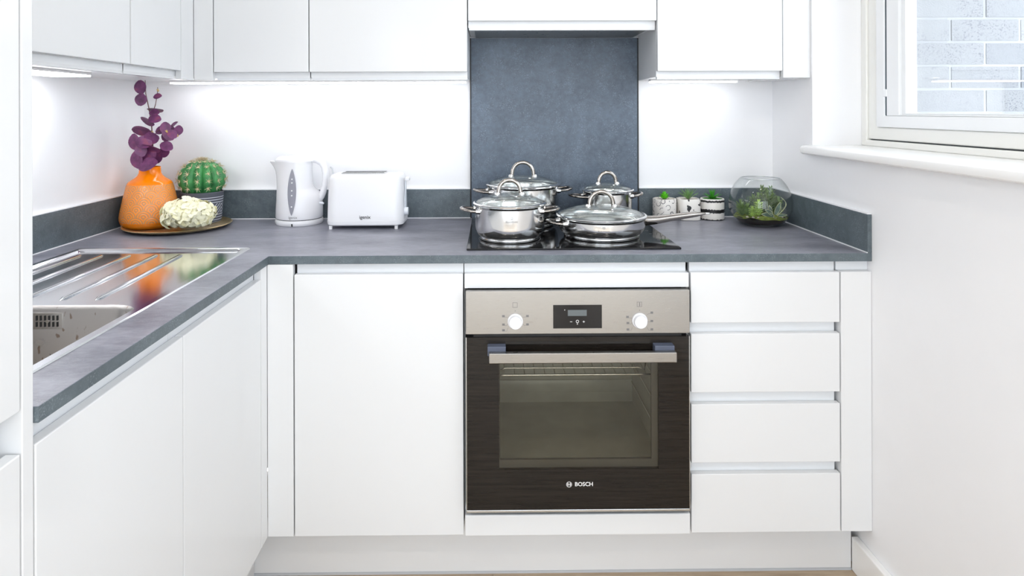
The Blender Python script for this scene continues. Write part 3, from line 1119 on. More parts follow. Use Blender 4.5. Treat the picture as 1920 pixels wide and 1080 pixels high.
def pot(name, cx, cy, r, h, rb, dome, arch_w, arch_h, label, handles, logo=True, rot=0.0, cat='pot'):
    z0 = HZ + .0002
    p = thing(name, (cx, cy, z0), label, cat, 'steel cookware on the hob')
    hc_ = .034 if h > .08 else .026
    prof = [(rb - .003, 0), (rb, .002), (rb, .0095), (rb - .001, .0105)]
    prof += [(rb + (r - rb) * math.cos(q), .0115 + hc_ - hc_ * math.sin(q)) for q in (1.45, 1.2, .95, .7, .45, .22, 0)]
    prof += [(r, h - .006), (r + .003, h - .002), (r + .0045, h)]
    prof += [(r + .0025, h), (r - .001, h - .004), (r - .002, h - .008), (r - .002, .05 if h > .08 else .034), (r - .02, .016), (.0001, .015)]
    B().lathe(prof, cx, cy, z0, 72, True, False).build('body', 'steel_pot', p, smooth=.6)
    B().lathe([(rb + .0004, .0025), (rb + .0010, .004), (rb + .0010, .0078), (rb + .0004, .0092)], cx, cy, z0, 72, False, False).build('base_disc', 'steel_base', p, smooth=.7)
    zl = z0 + h
    lid = B().lathe([(r + .0015, .001), (r + .006, .002), (r + .0068, .0045), (r + .005, .0072), (r + .001, .008), (r - .003, .0068), (r - .003, .002)], cx, cy, zl, 72, False, False)
    lid.loft([[(cx + q * math.cos(2 * PI * k / 72), cy + q * math.sin(2 * PI * k / 72), zl + z) for k in range(72)] for q, z in ((r - .003, .002), (r + .0015, .001))], False, False)
    lid = lid.build('lid', 'chrome', p, smooth=.8)
    g = [(r - .002, .006), (r * .93, .006 + dome * .22), (r * .8, .006 + dome * .5), (r * .6, .006 + dome * .78), (r * .4, .006 + dome * .93), (r * .2, .006 + dome * .99), (.0001, .006 + dome)]
    gi = [(q - .0005, z - .0035) for q, z in reversed(g[:-1])]
    B().lathe(g[:-1] + [(.0001, .006 + dome), (.0001, .0025 + dome)] + gi, cx, cy, zl, 64, False, False).build('lid_glass', 'lid_glass', lid, smooth=1.2)
    B().lathe([(.0055, -.001), (.0055, .0015), (.003, .0022), (.0001, .0022)], cx + r * .48 * math.cos(-1.2), cy + r * .48 * math.sin(-1.2), zl + .006 + dome * .87, 16, False, False).build('steam_vent', 'chrome', lid, smooth=.7)
    arch_handle(cx, cy, zl + .006 + dome * (1 - (arch_w / r) ** 2 * .9), arch_w, arch_h, lid, rot)
    for a, z, rc in handles:
        loop_handle(cx, cy, r, z0 + z, a, p, rc)
    if logo:
        zz = z0 + h * .70
        a0 = -PI / 2 + .03 - (.14 if name == 'saute_pan' else 0)
        wrap_text('BLAUMANN', .0062, cx, cy, r + .0004, zz - .006, 'lettering', 'print_grey', p, a0)
        e = B()
        for k in range(20):
            t0, t1 = 2 * PI * k / 20, 2 * PI * (k + 1) / 20
            e.add([(cx + (r + .0004) * math.cos(a0 + q * math.cos(t) / r), cy + (r + .0004) * math.sin(a0 + q * math.cos(t) / r), zz + .004 + q * math.sin(t)) for t in (t0, t1) for q in (.0022, .0034)], [(0, 1, 3, 2)])
        e.build('emblem', 'print_grey', p)
    return p


pot('cooking_pot', .0075, -.414, .1015, .101, .086, .026, .033, .042, 'medium steel cooking pot at the front left of the hob', ((PI + .12, .086, .043), (-.12, .086, .043)))
pot('cooking_pot', .058, -.178, .1165, .130, .10, .026, .036, .046, 'largest steel cooking pot, back left behind the medium pot', ((PI + .15, .112, .046), (.1, .114, .048)), False)
pot('cooking_pot', .3425, -.158, .081, .108, .068, .020, .029, .038, 'smallest steel cooking pot, back right beside the splashback edge', ((PI + .2, .092, .052), (-.05, .094, .034)), False)
pan = pot('saute_pan', .2855, -.375, .129, .058, .112, .026, .036, .044, 'wide shallow steel saute pan with long handle, front right of the hob', ((PI + .2, .044, .040),), True)
lh = B()
hp = [(.405, -.36, .944), (.425, -.357, .938), (.46, -.352, .9395), (.50, -.346, .9445), (.545, -.339, .9495), (.585, -.333, .953), (.615, -.329, .9545)]
lh.tube(hp, [.010, .0135, .014, .013, .0125, .013, .006], 14, ry=[.013, .0155, .0130, .0110, .0098, .0080, .003])
lg = lh.build('long_handle', 'dark_chrome', pan, smooth=1.2)
B().tube([(.6215 + .0085 * math.cos(2 * PI * k / 14), -.328 + .006 * math.sin(2 * PI * k / 14), .9545) for k in range(14)], .0018, 8, closed=True).build('hanging_ring', 'chrome', lg, smooth=1.2)
B().cyl((.400, -.361, .945), (.414, -.358, .942), .015, 16, .012).build('handle_base', 'chrome', lg, smooth=.7)

# ------------------------------------------------------------------ kettle
KX, KY, KZ = -.7047, -.098, ZT
kt = thing('kettle', (KX, KY, KZ), 'white plastic kettle with grey water gauge beside the toaster', 'kettle')
B().lathe([(.076, 0), (.079, .003), (.080, .012), (.078, .018), (.070, .0185)], KX, KY, KZ, 64).build('power_base', 'white_plastic', kt, smooth=.7)
B().lathe([(.074, .0185), (.074, .0215)], KX, KY, KZ, 64, False, False).build('base_gap', 'dark_gap', kt)
B().box(KX - .0035, KX + .0005, KY - .0812, KY - .076, KZ + .0015, KZ + .010).build('cord_notch', 'rubber_black', kt)
kb = B()
rings = []
for z, xl, xr, ry, pt in ((.0205, .076, .076, .074, 0), (.024, .0785, .0785, .0755, 0), (.05, .0775, .0785, .075, 0), (.08, .0755, .078, .074, 0), (.095, .075, .076, .0735, 0), (.106, .0745, .068, .072, 0), (.116, .0742, .054, .070, 0),
                          (.126, .0742, .046, .068, 0), (.145, .0748, .043, .067, .0), (.165, .0765, .042, .066, .15), (.18, .080, .042, .0655, .35), (.193, .0865, .0425, .065, .55), (.203, .094, .043, .0645, .7), (.209, .099, .044, .0645, .75), (.2125, .0985, .0445, .064, .75)):
    ring = []
    for k in range(64):
        a = 2 * PI * k / 64
        ca, sa = math.cos(a), math.sin(a)
        x = ca * (xr if ca > 0 else xl)
        y = ry * sa * (1 - pt * max(0, -ca) ** 1.5 * .62)
        ring.append((KX + x, KY + y, KZ + z))
    rings.append(ring)
kb.loft(rings)
kb.build('jug', 'white_plastic', kt, smooth=.7)
kl = B()
lr = []
for z, s_ in ((.2125, 1.0), (.217, 1.0), (.2225, .95), (.2275, .82), (.2305, .55), (.231, .2)):
    lr.append([(KX - .008 + (.074 if math.cos(2 * PI * k / 48) < 0 else .062) * s_ * math.cos(2 * PI * k / 48), KY + .0615 * s_ * math.sin(2 * PI * k / 48), KZ + z) for k in range(48)])
kl.loft(lr)
kl.build('lid', 'white_plastic', kt, smooth=.8)
hpts = [(.020, .2185), (.045, .2185), (.063, .2150), (.0775, .2065), (.0855, .192), (.0885, .172), (.0885, .150), (.0865, .128), (.082, .108), (.075, .092), (.066, .080)]
hh = B()
rings = []
hw = [.020, .019, .0175, .0165, .016, .0155, .0155, .016, .017, .019, .020]
ht = [.009, .010, .0115, .0115, .0105, .0095, .0090, .0095, .0105, .012, .012]
for i, (x, z) in enumerate(hpts):
    x0_, z0_ = hpts[max(i - 1, 0)]
    x1_, z1_ = hpts[min(i + 1, len(hpts) - 1)]
    t_ = Vector((x1_ - x0_, 0, z1_ - z0_)).normalized()
    nrm = Vector((-t_.z, 0, t_.x))
    rings.append([tuple(Vector((KX + x, KY, KZ + z)) + nrm * ht[i] * math.cos(2 * PI * k / 16) + Vector((0, hw[i] * math.sin(2 * PI * k / 16), 0))) for k in range(16)])
hh.loft(rings)
hh.build('handle', 'white_plastic', kt, smooth=1.2)
wg = B()
pts = []
for i in range(25):
    t_ = i / 24
    z = .036 + t_ * .156
    w = .0145 * math.sin(PI * t_) ** .75
    pts.append((z, w))
NW = 6


def jug_r(z):
    return .0757 if z < .05 else .0757 - (z - .05) * .066


vs, fs = [], []
for z, w in pts:
    for k in range(NW + 1):
        x = -.004 + w * (2 * k / NW - 1)
        ry = jug_r(z)
        y = -ry * math.sqrt(max(0, 1 - (x / .0775) ** 2)) - .0012
        vs.append((KX + x, KY + y, KZ + z))
for i in range(24):
    for k in range(NW):
        a = i * (NW + 1) + k
        fs.append((a, a + 1, a + NW + 2, a + NW + 1))
gauge = B().add(vs, fs).build('water_gauge', 'grey_window_plastic', kt, smooth=1.2)
for z in (.066, .103, .119, .145, .157):
    B().cyl((KX - .004, KY - jug_r(z) - .0010, KZ + z), (KX - .004, KY - jug_r(z) - .0020, KZ + z), .0024, 12).build('level_mark', 'print_white', gauge)
B().tube([(KX + .070, KY - .02, KZ + .072), (KX + .082, KY - .02, KZ + .071), (KX + .089, KY - .02, KZ + .069)], [.006, .006, .004], 12, ry=[.0045, .0045, .003]).build('switch', 'clear_white_plastic', kt, smooth=1.2)
wrap_text('igenix', .0125, KX, KY, .0766, KZ + .0300, 'lettering', 'print_grey', kt)

# ------------------------------------------------------------------ toaster
TX, TY0, TY1 = -.4585, -.228, -.078
to = thing('toaster', (TX, (TY0 + TY1) / 2, ZT), 'white two-slot toaster between the kettle and the hob', 'toaster')


def trr(hw, y0, y1, r, z):
    return rrect(TX - hw, TX + hw, y0, y1, r, z, 8)


tb = B()
tb.loft([trr(.118, TY0 + .006, TY1 - .006, .03, ZT + .010), trr(.1245, TY0, TY1, .034, ZT + .014), trr(.1262, TY0 - .001, TY1 + .001, .035, ZT + .022), trr(.1262, TY0 - .001, TY1 + .001, .035, ZT + .026)], True, True)
tb.build('base', 'white_plastic', to, smooth=.8)
tb = B()
tb.loft([trr(.1255, TY0, TY1, .034, ZT + .0262), trr(.1235, TY0 + .002, TY1 - .002, .034, ZT + .10), trr(.1205, TY0 + .004, TY1 - .004, .034, ZT + .160), trr(.1180, TY0 + .006, TY1 - .006, .033, ZT + .168), trr(.1135, TY0 + .0105, TY1 - .0105, .03, ZT + .1735), trr(.107, TY0 + .017, TY1 - .017, .025, ZT + .1755)], True, True)
shell = tb.build('shell', 'white_plastic', to, smooth=.8)
for yc in (TY0 + .053, TY1 - .050):
    B().box(TX - .083, TX + .060, yc - .0125, yc + .0125, ZT + .1757, ZT + .1785).build('slot_rim', 'silver_edge', shell, bevel=.001)
    B().box(TX - .080, TX + .057, yc - .010, yc + .010, ZT + .1786, ZT + .1790).build('slot', 'rubber_black', shell)
B().box(TX + .1235, TX + .127, -.165, -.141, ZT + .05, ZT + .15).build('lever_track', 'clear_white_plastic', to, bevel=.001)
B().box(TX + .125, TX + .139, -.172, -.134, ZT + .150, ZT + .161).build('lever', 'white_plastic', to, bevel=.003)
dl = B().cyl((TX + .1245, -.18, ZT + .052), (TX + .1375, -.18, ZT + .052), .013, 24)
dl.build('browning_dial', 'clear_white_plastic', to, bevel=.001)
for fx in (-.110, .1025):
    for fy in (TY0 + .010, TY1 - .012):
        B().lathe([(.0055, 0), (.0058, .002), (.0058, .0105)], TX + fx, fy, ZT, 14).build('foot', 'white_plastic', to, smooth=.6)
flat_text('igenix', .0155, TX + .003, TY0 - .0012, ZT + .0395, 'lettering', 'print_dark', to, .0002)
cb = B().tube([(TX - .121, TY1 - .02, ZT + .06), (TX - .135, -.06, ZT + .12), (TX - .142, -.045, ZT + .16), (TX - .150, -.03, ZT + .18), (TX - .158, -.02, ZT + .185)], .0028, 8)
cb.build('power_cord', 'cable', to, smooth=1.2)

# ------------------------------------------------------------------ tray group in the corner
def blade(p, d, length, width, up=(0, 0, 1), curl=.15, cup=.12, n=6, tip=.0, round_=.55, thick=.0006):
    """one leaf or petal: a cupped, curved sheet with a little thickness"""
    p, d = Vector(p), Vector(d).normalized()
    up = Vector(up)
    s = d.cross(up)
    if s.length < 1e-3:
        s = d.cross(Vector((1, 0, 0)))
    s.normalize()
    u = s.cross(d).normalized()
    vs, fs = [], []
    rows = []
    for i in range(n + 1):
        t = i / n
        w = width * .5 * (math.sin(PI * min(max(t, .02), .985)) ** round_) * (1 - tip * t)
        c = p + d * (length * t) - u * (curl * length * t * t)
        for k in (-1, 0, 1):
            vs.append(c + s * (w * k) + u * (cup * w * abs(k)))
    m_ = len(vs)
    for v in list(vs):
        vs.append(v - u * thick)
    for i in range(n):
        for k in range(2):
            a = i * 3 + k
            fs.append((a, a + 1, a + 4, a + 3))
            fs.append((m_ + a, m_ + a + 3, m_ + a + 4, m_ + a + 1))
        for a, b_ in ((i * 3, i * 3 + 3), (i * 3 + 5, i * 3 + 2)):
            fs.append((a, b_, m_ + b_, m_ + a))
    for a, b_ in ((0, 1), (1, 2)):
        fs.append((a, m_ + a, m_ + b_, b_))
    for a, b_ in ((3 * n, 3 * n + 1), (3 * n + 1, 3 * n + 2)):
        fs.append((a, b_, m_ + b_, m_ + a))
    return vs, fs


TRX, TRY = -1.078, -.182
tray = B().lathe([(.10, 0), (.125, .0015), (.150, .0055), (.163, .0115), (.1655, .0135), (.164, .0145), (.150, .0085), (.125, .0045), (.10, .004), (.0001, .004)], TRX, TRY, ZT + .0002, 72, True, False)
tag(tray.build('tray', 'gold', smooth=.7), 'round gold plate under the orange vase and cactus', 'tray')
TZ = ZT + .0046

VX, VY = -1.174, -.175
vz = thing('vase', (VX, VY, TZ), 'orange glazed vase with wave pattern holding purple stems', 'vase')
B().lathe([(.072, .0), (.078, .002), (.0855, .012), (.0905, .026), (.0912, .036), (.0870, .060), (.0790, .098), (.0715, .130), (.0680, .1415)], VX, VY, TZ, 72, True, False).build('patterned_body', 'vase_waves', vz, smooth=.8)
B().lathe([(.0681, .1412), (.0645, .1475), (.0555, .1545), (.0455, .161), (.0375, .1685), (.0335, .177), (.0320, .190), (.0325, .197), (.0310, .1975), (.0295, .190), (.031, .175), (.04, .16)], VX, VY, TZ, 64, False, False).build('glazed_neck', 'orange_glaze', vz, smooth=.8)
B().lathe([(.0722, -.0001), (.0785, .002), (.0862, .0118), (.0898, .0215)], VX, VY, TZ, 64, False, False).build('foot_band', 'orange_glaze', vz, smooth=.8)

# purple eucalyptus-like spray
SPX, SPY, SPZ = VX, VY, TZ + .1
spray = thing('eucalyptus_spray', (SPX, SPY, SPZ), 'spray of round dark purple leaves standing in the orange vase', 'foliage')


def fp(u, v, dy=0.0):
    """position in the spray: u to the right and v up, in metres from the vase mouth, dy towards the wall"""
    return Vector((VX + u, VY + dy, TZ + .197 + v))


st = B()
st.tube([fp(.002, -.09), fp(.0, .0), fp(.004, .07, .01), fp(.006, .13, .0), fp(.0, .19, -.005), fp(-.008, .24, -.01), fp(-.01, .285, -.01)], [.003, .0026, .0022, .0018, .0016, .0013, .001], 8)
st.tube([fp(.004, .16, 0), fp(.016, .205, .005), fp(.022, .240, .005), fp(.026, .262, 0)], [.0015, .0012, .0011, .0009], 8)
st.tube([fp(.004, .09, .005), fp(.03, .118, -.01), fp(.055, .128, -.02), fp(.085, .135, -.02)], [.0018, .0014, .0012, .001], 8)
st.build('stems', 'stem_brown', spray, smooth=1.2)
K = 1 / 1.905          # one thousandth of a metre per zoomed unit
leaves = [(-.020, .262, .046, .047, .4, -.02), (-.013, .221, .034, .042, -.5, -.03), (.030, .232, .027, .019, .2, -.01), (.018, .190, .052, .011, .05, 0), (.024, .178, .032, .021, .0, -.02),
          (.004, .152, .050, .026, -.35, -.02), (.031, .158, .040, .028, -.1, -.03), (-.018, .122, .058, .033, .1, -.02), (-.034, .083, .046, .055, .6, -.03), (.030, .098, .050, .040, .1, -.045),
          (.006, .083, .052, .040, -.3, -.05), (.074, .112, .042, .052, .5, -.02), (.084, .136, .036, .016, .8, -.015), (.098, .120, .022, .034, -.3, -.01), (.064, .068, .042, .030, -.4, -.02),
          (.024, .066, .064, .026, -.1, -.04), (-.026, .026, .050, .060, .5, -.03), (.008, .044, .058, .062, -.4, -.02), (.016, .010, .062, .042, .35, -.045), (-.008, .056, .034, .042, .9, -.04),
          (.040, .120, .036, .028, .4, -.01), (.066, .128, .030, .040, .2, -.03), (.088, .108, .034, .026, -.7, -.03), (.060, .100, .036, .030, .9, -.01), (-.006, .104, .040, .030, -.5, .0), (.012, .030, .050, .05, .8, .02), (-.012, .006, .05, .05, -.8, .01), (.034, .045, .04, .04, .2, .025)]
for i, (u, v, w, h, ang, dy) in enumerate(leaves):
    c = fp(u, v, dy)
    big = max(w, h)
    small = min(w, h) / big
    # long axis in the picture plane, tilted about it so that the short axis foreshortens
    ax = Vector((math.cos(ang), 0, math.sin(ang))) if w >= h else Vector((-math.sin(ang) * .5, 0, 1)).normalized()
    nrm = Vector((0, -1, 0)) * min(1, small + .12) + ax.cross(Vector((0, -1, 0))) * math.sqrt(max(0, 1 - min(1, small + .12) ** 2)) * (1 if i % 2 else -1)
    vs, fs = blade(c - ax * big * .5, ax, big, big * .86, up=nrm, curl=.08 * (-1) ** i, cup=.18, n=7, round_=.52)
    B().add(vs, fs).build('leaf', 'leaf_purple', spray, smooth=1.2)
for u, v, dy in ((.036, .110, -.05), (.074, .113, -.035), (.028, .248, 0), (-.010, .292, -.012), (.099, .099, -.015)):
    bb = B()
    for k in range(4):
        d = Vector((math.cos(k * 1.7) * .5, -.5, 1 if k % 2 else .4 + .2 * k))
        p0 = fp(u, v, dy)
        bb.tube([p0, p0 + d * .005, p0 + d * .009], [.001, .0012, .0006], 6)
    bb.build('bud', 'bud_yellow', spray)['kind'] = 'stuff'

# cactus in its pot
QX, QY = -1.042, -.086
ct = thing('potted_cactus', (QX, QY, TZ), 'round ribbed cactus in a charcoal pot with white lines', 'plant')
B().lathe([(.055, 0), (.060, .002), (.0625, .01), (.0685, .095), (.0695, .103), (.0665, .105), (.064, .098), (.06, .09), (.0001, .09)], QX, QY, TZ, 64, True, False).build('pot', 'charcoal_line_pot', ct, smooth=.7)
NR = 14
CZ, CR = .146, .0715


def rib(a, z):
    return 1 + .085 * (abs(math.cos(NR * a / 2)) * 2 - 1.2)


prof = []
for i in range(19):
    t = -1.15 + (PI / 2 + 1.13) * i / 18
    prof.append((max(CR * math.cos(t), .0008), CZ + CR * .92 * math.sin(t)))
B().lathe(prof, QX, QY, TZ, NR * 10, True, True, rib).build('cactus_body', 'cactus_green', ct, smooth=1.0)
spn = B()
for k in range(NR):
    a = 2 * PI * k / NR
    for i in range(7):
        t = -.75 + 2.2 * i / 6
        c = Vector((QX + CR * 1.07 * math.cos(t) * math.cos(a), QY + CR * 1.07 * math.cos(t) * math.sin(a), TZ + CZ + CR * .94 * math.sin(t)))
        nrm = Vector((math.cos(t) * math.cos(a), math.cos(t) * math.sin(a), math.sin(t)))
        tu = nrm.orthogonal().normalized()
        tv = nrm.cross(tu)
        for q in range(9):
            b_ = q * 2 * PI / 9 + random.random()
            d = (nrm * random.uniform(.3, .8) + (tu * math.cos(b_) + tv * math.sin(b_)) * .9).normalized()
            ln = random.uniform(.011, .019)
            s1 = d.orthogonal().normalized() * .0011
            s2 = d.cross(s1).normalized() * .0011
            spn.add([c + s1, c - s1 * .5 + s2, c - s1 * .5 - s2, c + d * ln], [(0, 1, 3), (1, 2, 3), (2, 0, 3)])
for q in range(150):
    b_ = random.random() * 2 * PI
    rr = random.random() * .018
    c = Vector((QX + rr * math.cos(b_), QY + rr * math.sin(b_), TZ + CZ + CR * .90))
    d = Vector((math.cos(b_) * .8, math.sin(b_) * .8, random.uniform(.3, 1))).normalized()
    s1 = d.orthogonal().normalized() * .0007
    s2 = d.cross(s1).normalized() * .0007
    spn.add([c + s1, c - s1 * .5 + s2, c - s1 * .5 - s2, c + d * .013], [(0, 1, 3), (1, 2, 3), (2, 0, 3)])
spn.build('spines', 'spine', ct)['kind'] = 'stuff'

# cream hydrangea head
HX, HY, HZ0 = -1.006, -.266, ZT + .0105
hy = thing('hydrangea_head', (HX, HY, HZ0), 'cream white hydrangea flower head lying at the front of the gold plate', 'flower')
core = B().lathe([(.03, .004), (.055, .012), (.068, .030), (.066, .052), (.052, .072), (.028, .084), (.0001, .087)], 0, 0, 0, 24, True, False)
core.v = [(HX + x * .86, HY + y * .62, HZ0 + .004 + z * .84) for x, y, z in core.v]
core.build('flower_core', 'petal_centre', hy, smooth=1.2)
fl = B()
for k in range(4):
    a = k * PI / 2 + .3
    vs, fs = blade((0, 0, 0), (math.cos(a), math.sin(a), .35), .0140, .0142, up=(0, 0, 1), curl=.3, cup=.25, n=4, round_=.45)
    fl.add(vs, fs)
fl.lathe([(.0015, 0), (.0015, .0015), (.0001, .002)], 0, 0, 0, 6, False, False)
flo = None
for i in range(130):
    zz = 1 - (i + .5) / 130 * 1.6
    a = i * 2.39996
    rr = math.sqrt(max(0, 1 - zz * zz))
    nrm = Vector((rr * math.cos(a) / .075, rr * math.sin(a) / .058, zz / .046)).normalized()
    pos = Vector((HX + .074 * rr * math.cos(a), HY + .056 * rr * math.sin(a), HZ0 + .046 + .044 * zz))
    pos += nrm * random.uniform(-.004, .008)
    nrm = (nrm + Vector((random.uniform(-.45, .45), random.uniform(-.45, .45), random.uniform(-.45, .45)))).normalized()
    if pos.z < HZ0 + .004:
        pos.z = HZ0 + .004
    if flo is None:
        o = fl.build('floret', 'petal_cream', base=(0, 0, 0), smooth=1.2)
        flo = o.data
    else:
        o = bpy.data.objects.new('floret', flo)
        COL.objects.link(o)
    o.parent = hy
    o.location = pos - Vector((HX, HY, HZ0))
    q = nrm.to_track_quat('Z', 'Y')
    o.rotation_euler = (q.to_matrix() @ Matrix.Rotation(random.random() * 6, 3, 'Z')).to_euler()
    s_ = random.uniform(.95, 1.25)
    o.scale = (s_, s_, s_)

# ------------------------------------------------------------------ three small succulents
SY = -.058


def mini(x, mat, label, square=0.0, r=.0405, h=.0735):
    p = thing('succulent_pot', (x, SY, ZT), label, 'plant', 'small potted succulents')
    rings = []
    for q, z in ((r - .004, 0), (r - .001, .0015), (r, .004), (r, h - .002), (r - .0012, h), (r - .005, h), (r - .006, h - .008)):
        ring = []
        for k in range(56):
            a = 2 * PI * k / 56
            ca, sa = math.cos(a), math.sin(a)
            e = (abs(ca) ** (2 + square) + abs(sa) ** (2 + square)) ** (-1 / (2 + square))
            ring.append((x + q * e * ca, SY + q * e * sa, ZT + z))
        rings.append(ring)
    B().loft(rings, True, True).build('pot', mat, p, smooth=.6)
    B().lathe([(r - .0055, h - .0075), (r - .012, h - .004), (.0001, h - .002)], x, SY, ZT, 28, False, False).build('pebbles', 'pebble', p, smooth=1.2)
    return p, Vector((x, SY, ZT + h - .003))


p, c = mini(.5605, 'pot_rings', 'white pot with thin black rings and a bright lime succulent')
for ring, (n_, el, ln, w) in enumerate(((7, .35, .021, .017), (6, .75, .024, .017), (4, 1.15, .027, .014))):
    for k in range(n_):
        a = 2 * PI * k / n_ + ring * .5
        d = Vector((math.cos(a) * math.cos(el), math.sin(a) * math.cos(el), math.sin(el)))
        vs, fs = blade(c, d, ln, w, curl=-.2, cup=.25, n=4, round_=.6)
        B().add(vs, fs).build('leaf', 'leaf_bright', p, smooth=1.2)
p, c = mini(.6445, 'pot_flecks', 'cream squarish pot with black flecks and a spiky grey-green aloe', 2.2, .0372)
for ring, (n_, el, ln) in enumerate(((8, .65, .042), (7, .95, .046), (4, 1.3, .040))):
    for k in range(n_):
        a = 2 * PI * k / n_ + ring * .45
        d = Vector((math.cos(a) * math.cos(el), math.sin(a) * math.cos(el), math.sin(el)))
        vs, fs = blade(c, d, ln, .0075, curl=.1 - .05 * ring, cup=.4, n=5, tip=.85, round_=.35, thick=.001)
        B().add(vs, fs).build('leaf', 'leaf_aloe', p, smooth=1.2)
p, c = mini(.7290, 'pot_bands', 'white pot with ragged black bands and a green star-shaped succulent')
for ring, (n_, el, ln, w) in enumerate(((8, .22, .038, .0125), (7, .6, .036, .0125), (4, 1.2, .036, .0125))):
    for k in range(n_):
        a = 2 * PI * k / n_ + ring * .42
        d = Vector((math.cos(a) * math.cos(el), math.sin(a) * math.cos(el), math.sin(el)))
        vs, fs = blade(c, d, ln, w, curl=.22 - .14 * ring, cup=.35, n=5, tip=.6, round_=.45, thick=.0012)
        B().add(vs, fs).build('leaf', 'leaf_green', p, smooth=1.2)

# ------------------------------------------------------------------ terrarium bowl
GX, GY = .8515, -.172
tr = thing('terrarium', (GX, GY, ZT), 'round glass bowl terrarium with moss and succulents by the right wall', 'terrarium')
gp = [(.0001, .0), (.045, .0005), (.06, .004), (.078, .016), (.0905, .034)] + [(.1008 * math.sqrt(1 - ((z - .068) / .112) ** 2), z) for z in (.050, .060, .070, .082, .094, .106, .118, .128, .137, .145, .151, .1548)]
gi = [(q - .0022 if q > .01 else q, z + (.0025 if q < .07 else .0008)) for q, z in gp]
B().lathe(gp + [(.0620, .1560), (.0612, .1548)] + gi[::-1][1:], GX, GY, ZT, 72, False, False).build('glass_bowl', 'bowl_glass', tr, smooth=1.2)
B().tube([(GX + .0622 * math.cos(2 * PI * k / 60), GY + .0622 * math.sin(2 * PI * k / 60), ZT + .1552) for k in range(60)], .0013, 8, closed=True).build('rim', 'silver_edge', tr, smooth=1.2)
B().lathe([(.0001, .0035), (.045, .004), (.058, .0075), (.075, .019), (.083, .0265), (.06, .030), (.0001, .031)], GX, GY, ZT, 56, False, False).build('soil', 'soil', tr, smooth=1.2)
ms = B()
rings = []
for i in range(9):
    q = .0855 * i / 8
    ring = []
    for k in range(40):
        a = 2 * PI * k / 40
        z = .044 - .017 * (q / .0855) ** 2 + .004 * math.sin(3 * a + q * 90) + .003 * math.sin(7 * a - q * 160)
        ring.append((GX + max(q, .0003) * math.cos(a), GY + max(q, .0003) * math.sin(a), ZT + max(z, .026)))
    rings.append(ring)
ms.loft(rings, False, False)
ms.build('moss', 'moss', tr, smooth=1.2)


def rosette(base, rows, mat, name='succulent'):
    g = B()
    for (n_, el, ln, w, tip, dz) in rows:
        for k in range(n_):
            a = 2 * PI * k / n_ + dz * 300
            d = Vector((math.cos(a) * math.cos(el), math.sin(a) * math.cos(el), math.sin(el)))
            vs, fs = blade(Vector(base) + Vector((0, 0, dz)), d, ln, w, curl=-.15, cup=.3, n=4, tip=tip, round_=.5, thick=.001)
            g.add(vs, fs)
    o = g.build(name, mat, tr, smooth=1.2)
    o['kind'] = 'stuff'
    return o


def gpos(u, v, z):
    return (GX + u, GY + v, ZT + z)


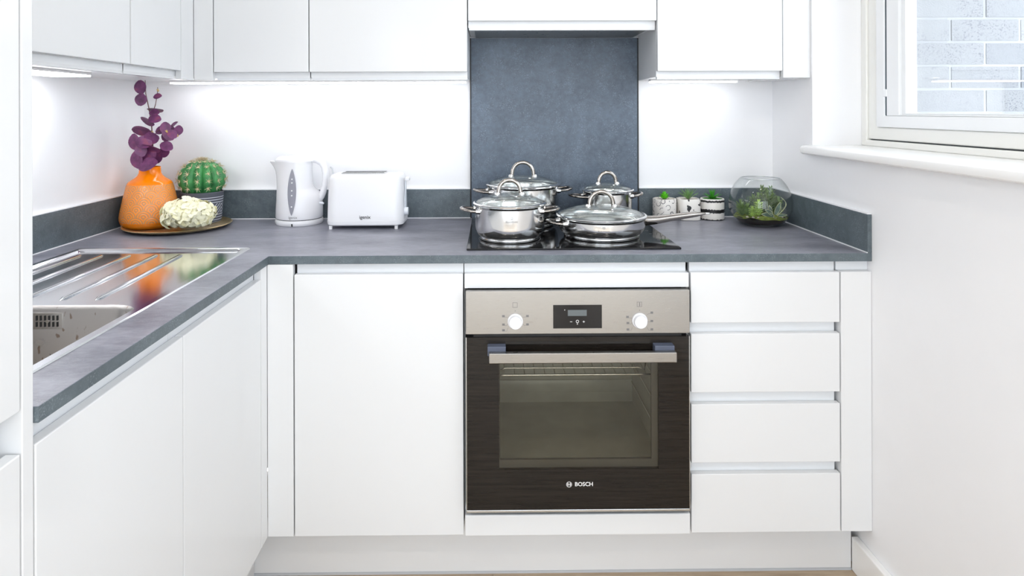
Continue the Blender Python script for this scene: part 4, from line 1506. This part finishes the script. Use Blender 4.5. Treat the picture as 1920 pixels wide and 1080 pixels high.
# pale lime column succulent, two tufts of feathery green, olive branchlets
rosette(gpos(-.020, -.035, .034), [(8, .5, .018, .011, .2, z) for z in (0, .007, .014, .021, .028, .035)] + [(5, 1.1, .016, .010, .3, .040)], 'leaf_lime')
rosette(gpos(-.040, -.032, .032), [(8, .5, .015, .010, .2, z) for z in (0, .006, .012, .018)] + [(5, 1.1, .014, .009, .3, .022)], 'leaf_lime')
for (u, v, z, h, mat) in ((.004, -.004, .04, (.082), 'leaf_olive'), (.036, .004, .04, .078, 'leaf_olive'), (.018, -.012, .04, .054, 'leaf_olive'), (-.020, .008, .04, .048, 'leaf_olive'), (-.066, -.012, .034, .030, 'leaf_olive'), (.012, .014, .04, .058, 'leaf_dusky'), (.034, -.006, .04, .054, 'leaf_olive'), (.056, -.012, .036, .046, 'leaf_olive'), (-.036, .022, .038, .040, 'leaf_dusky'), (.022, .002, .04, .064, 'leaf_olive'), (-.010, -.008, .04, .056, 'leaf_olive'), (.060, .018, .034, .040, 'leaf_olive'), (-.060, .016, .034, .034, 'leaf_olive'), (-.050, -.020, .034, .026, 'leaf_olive'), (.028, .022, .04, .070, 'leaf_olive'), (-.004, .006, .04, .050, 'leaf_olive'), (.046, .012, .04, .052, 'leaf_olive')):
    rosette(gpos(u, v, z), [(5, .5, .021, .0075, .4, q * h / 6) for q in range(6)] + [(4, 1.15, .020, .0075, .4, h * .90)], mat, 'feathery_sprig')
# dark leaves with pale margins at the front
for (u, v, z, d, ln, w) in ((.022, -.060, .036, (-.9, -.15, .25), .044, .020), (.018, -.055, .040, (-.6, -.2, .5), .032, .018), (.026, -.052, .038, (.35, -.1, .9), .046, .016), (.030, -.052, .036, (.9, -.2, .2), .034, .010),
                            (.024, -.058, .034, (-.4, -.8, .1), .022, .012), (.014, -.05, .040, (-.15, -.1, 1), .030, .016), (.040, -.045, .040, (.2, 0, 1), .034, .014)):
    vs, fs = blade(gpos(u, v, z), d, ln, w, up=(0, -.8, .6), curl=.15, cup=.1, n=6, tip=.3, round_=.6)
    lf = B().add(vs, fs).build('dark_leaf', 'leaf_dusky', tr, smooth=1.2)
    n3 = len(vs) // 2
    ed = [vs[i * 3] for i in range(n3 // 3)] + [vs[i * 3 + 2] for i in range(n3 // 3 - 1, -1, -1)]
    B().tube([Vector(q) + Vector((0, -.0004, .0003)) for q in ed], .0009, 6).build('leaf_margin', 'leaf_edge', lf, smooth=1.2)
vs = [gpos(.028 + .036 * math.sin(q / 10 * 2.5), -.056 + .0012 * q, .034 + .062 * (q / 10) ** .85) for q in range(11)]
B().tube(vs, [.0026 - .00012 * q for q in range(11)], 8, ry=.001).build('curling_leaf', 'leaf_edge', tr, smooth=1.2)
for (u, v) in ((-.060, -.040), (-.045, -.052), (-.002, -.064), (.004, -.066), (-.030, -.058), (.050, -.05)):
    B().lathe([(.0035, 0), (.0048, .002), (.004, .005), (.0001, .006)], GX + u, GY + v, ZT + .0295, 10, True, False).build('pebble', 'pebble', tr, smooth=1.2)
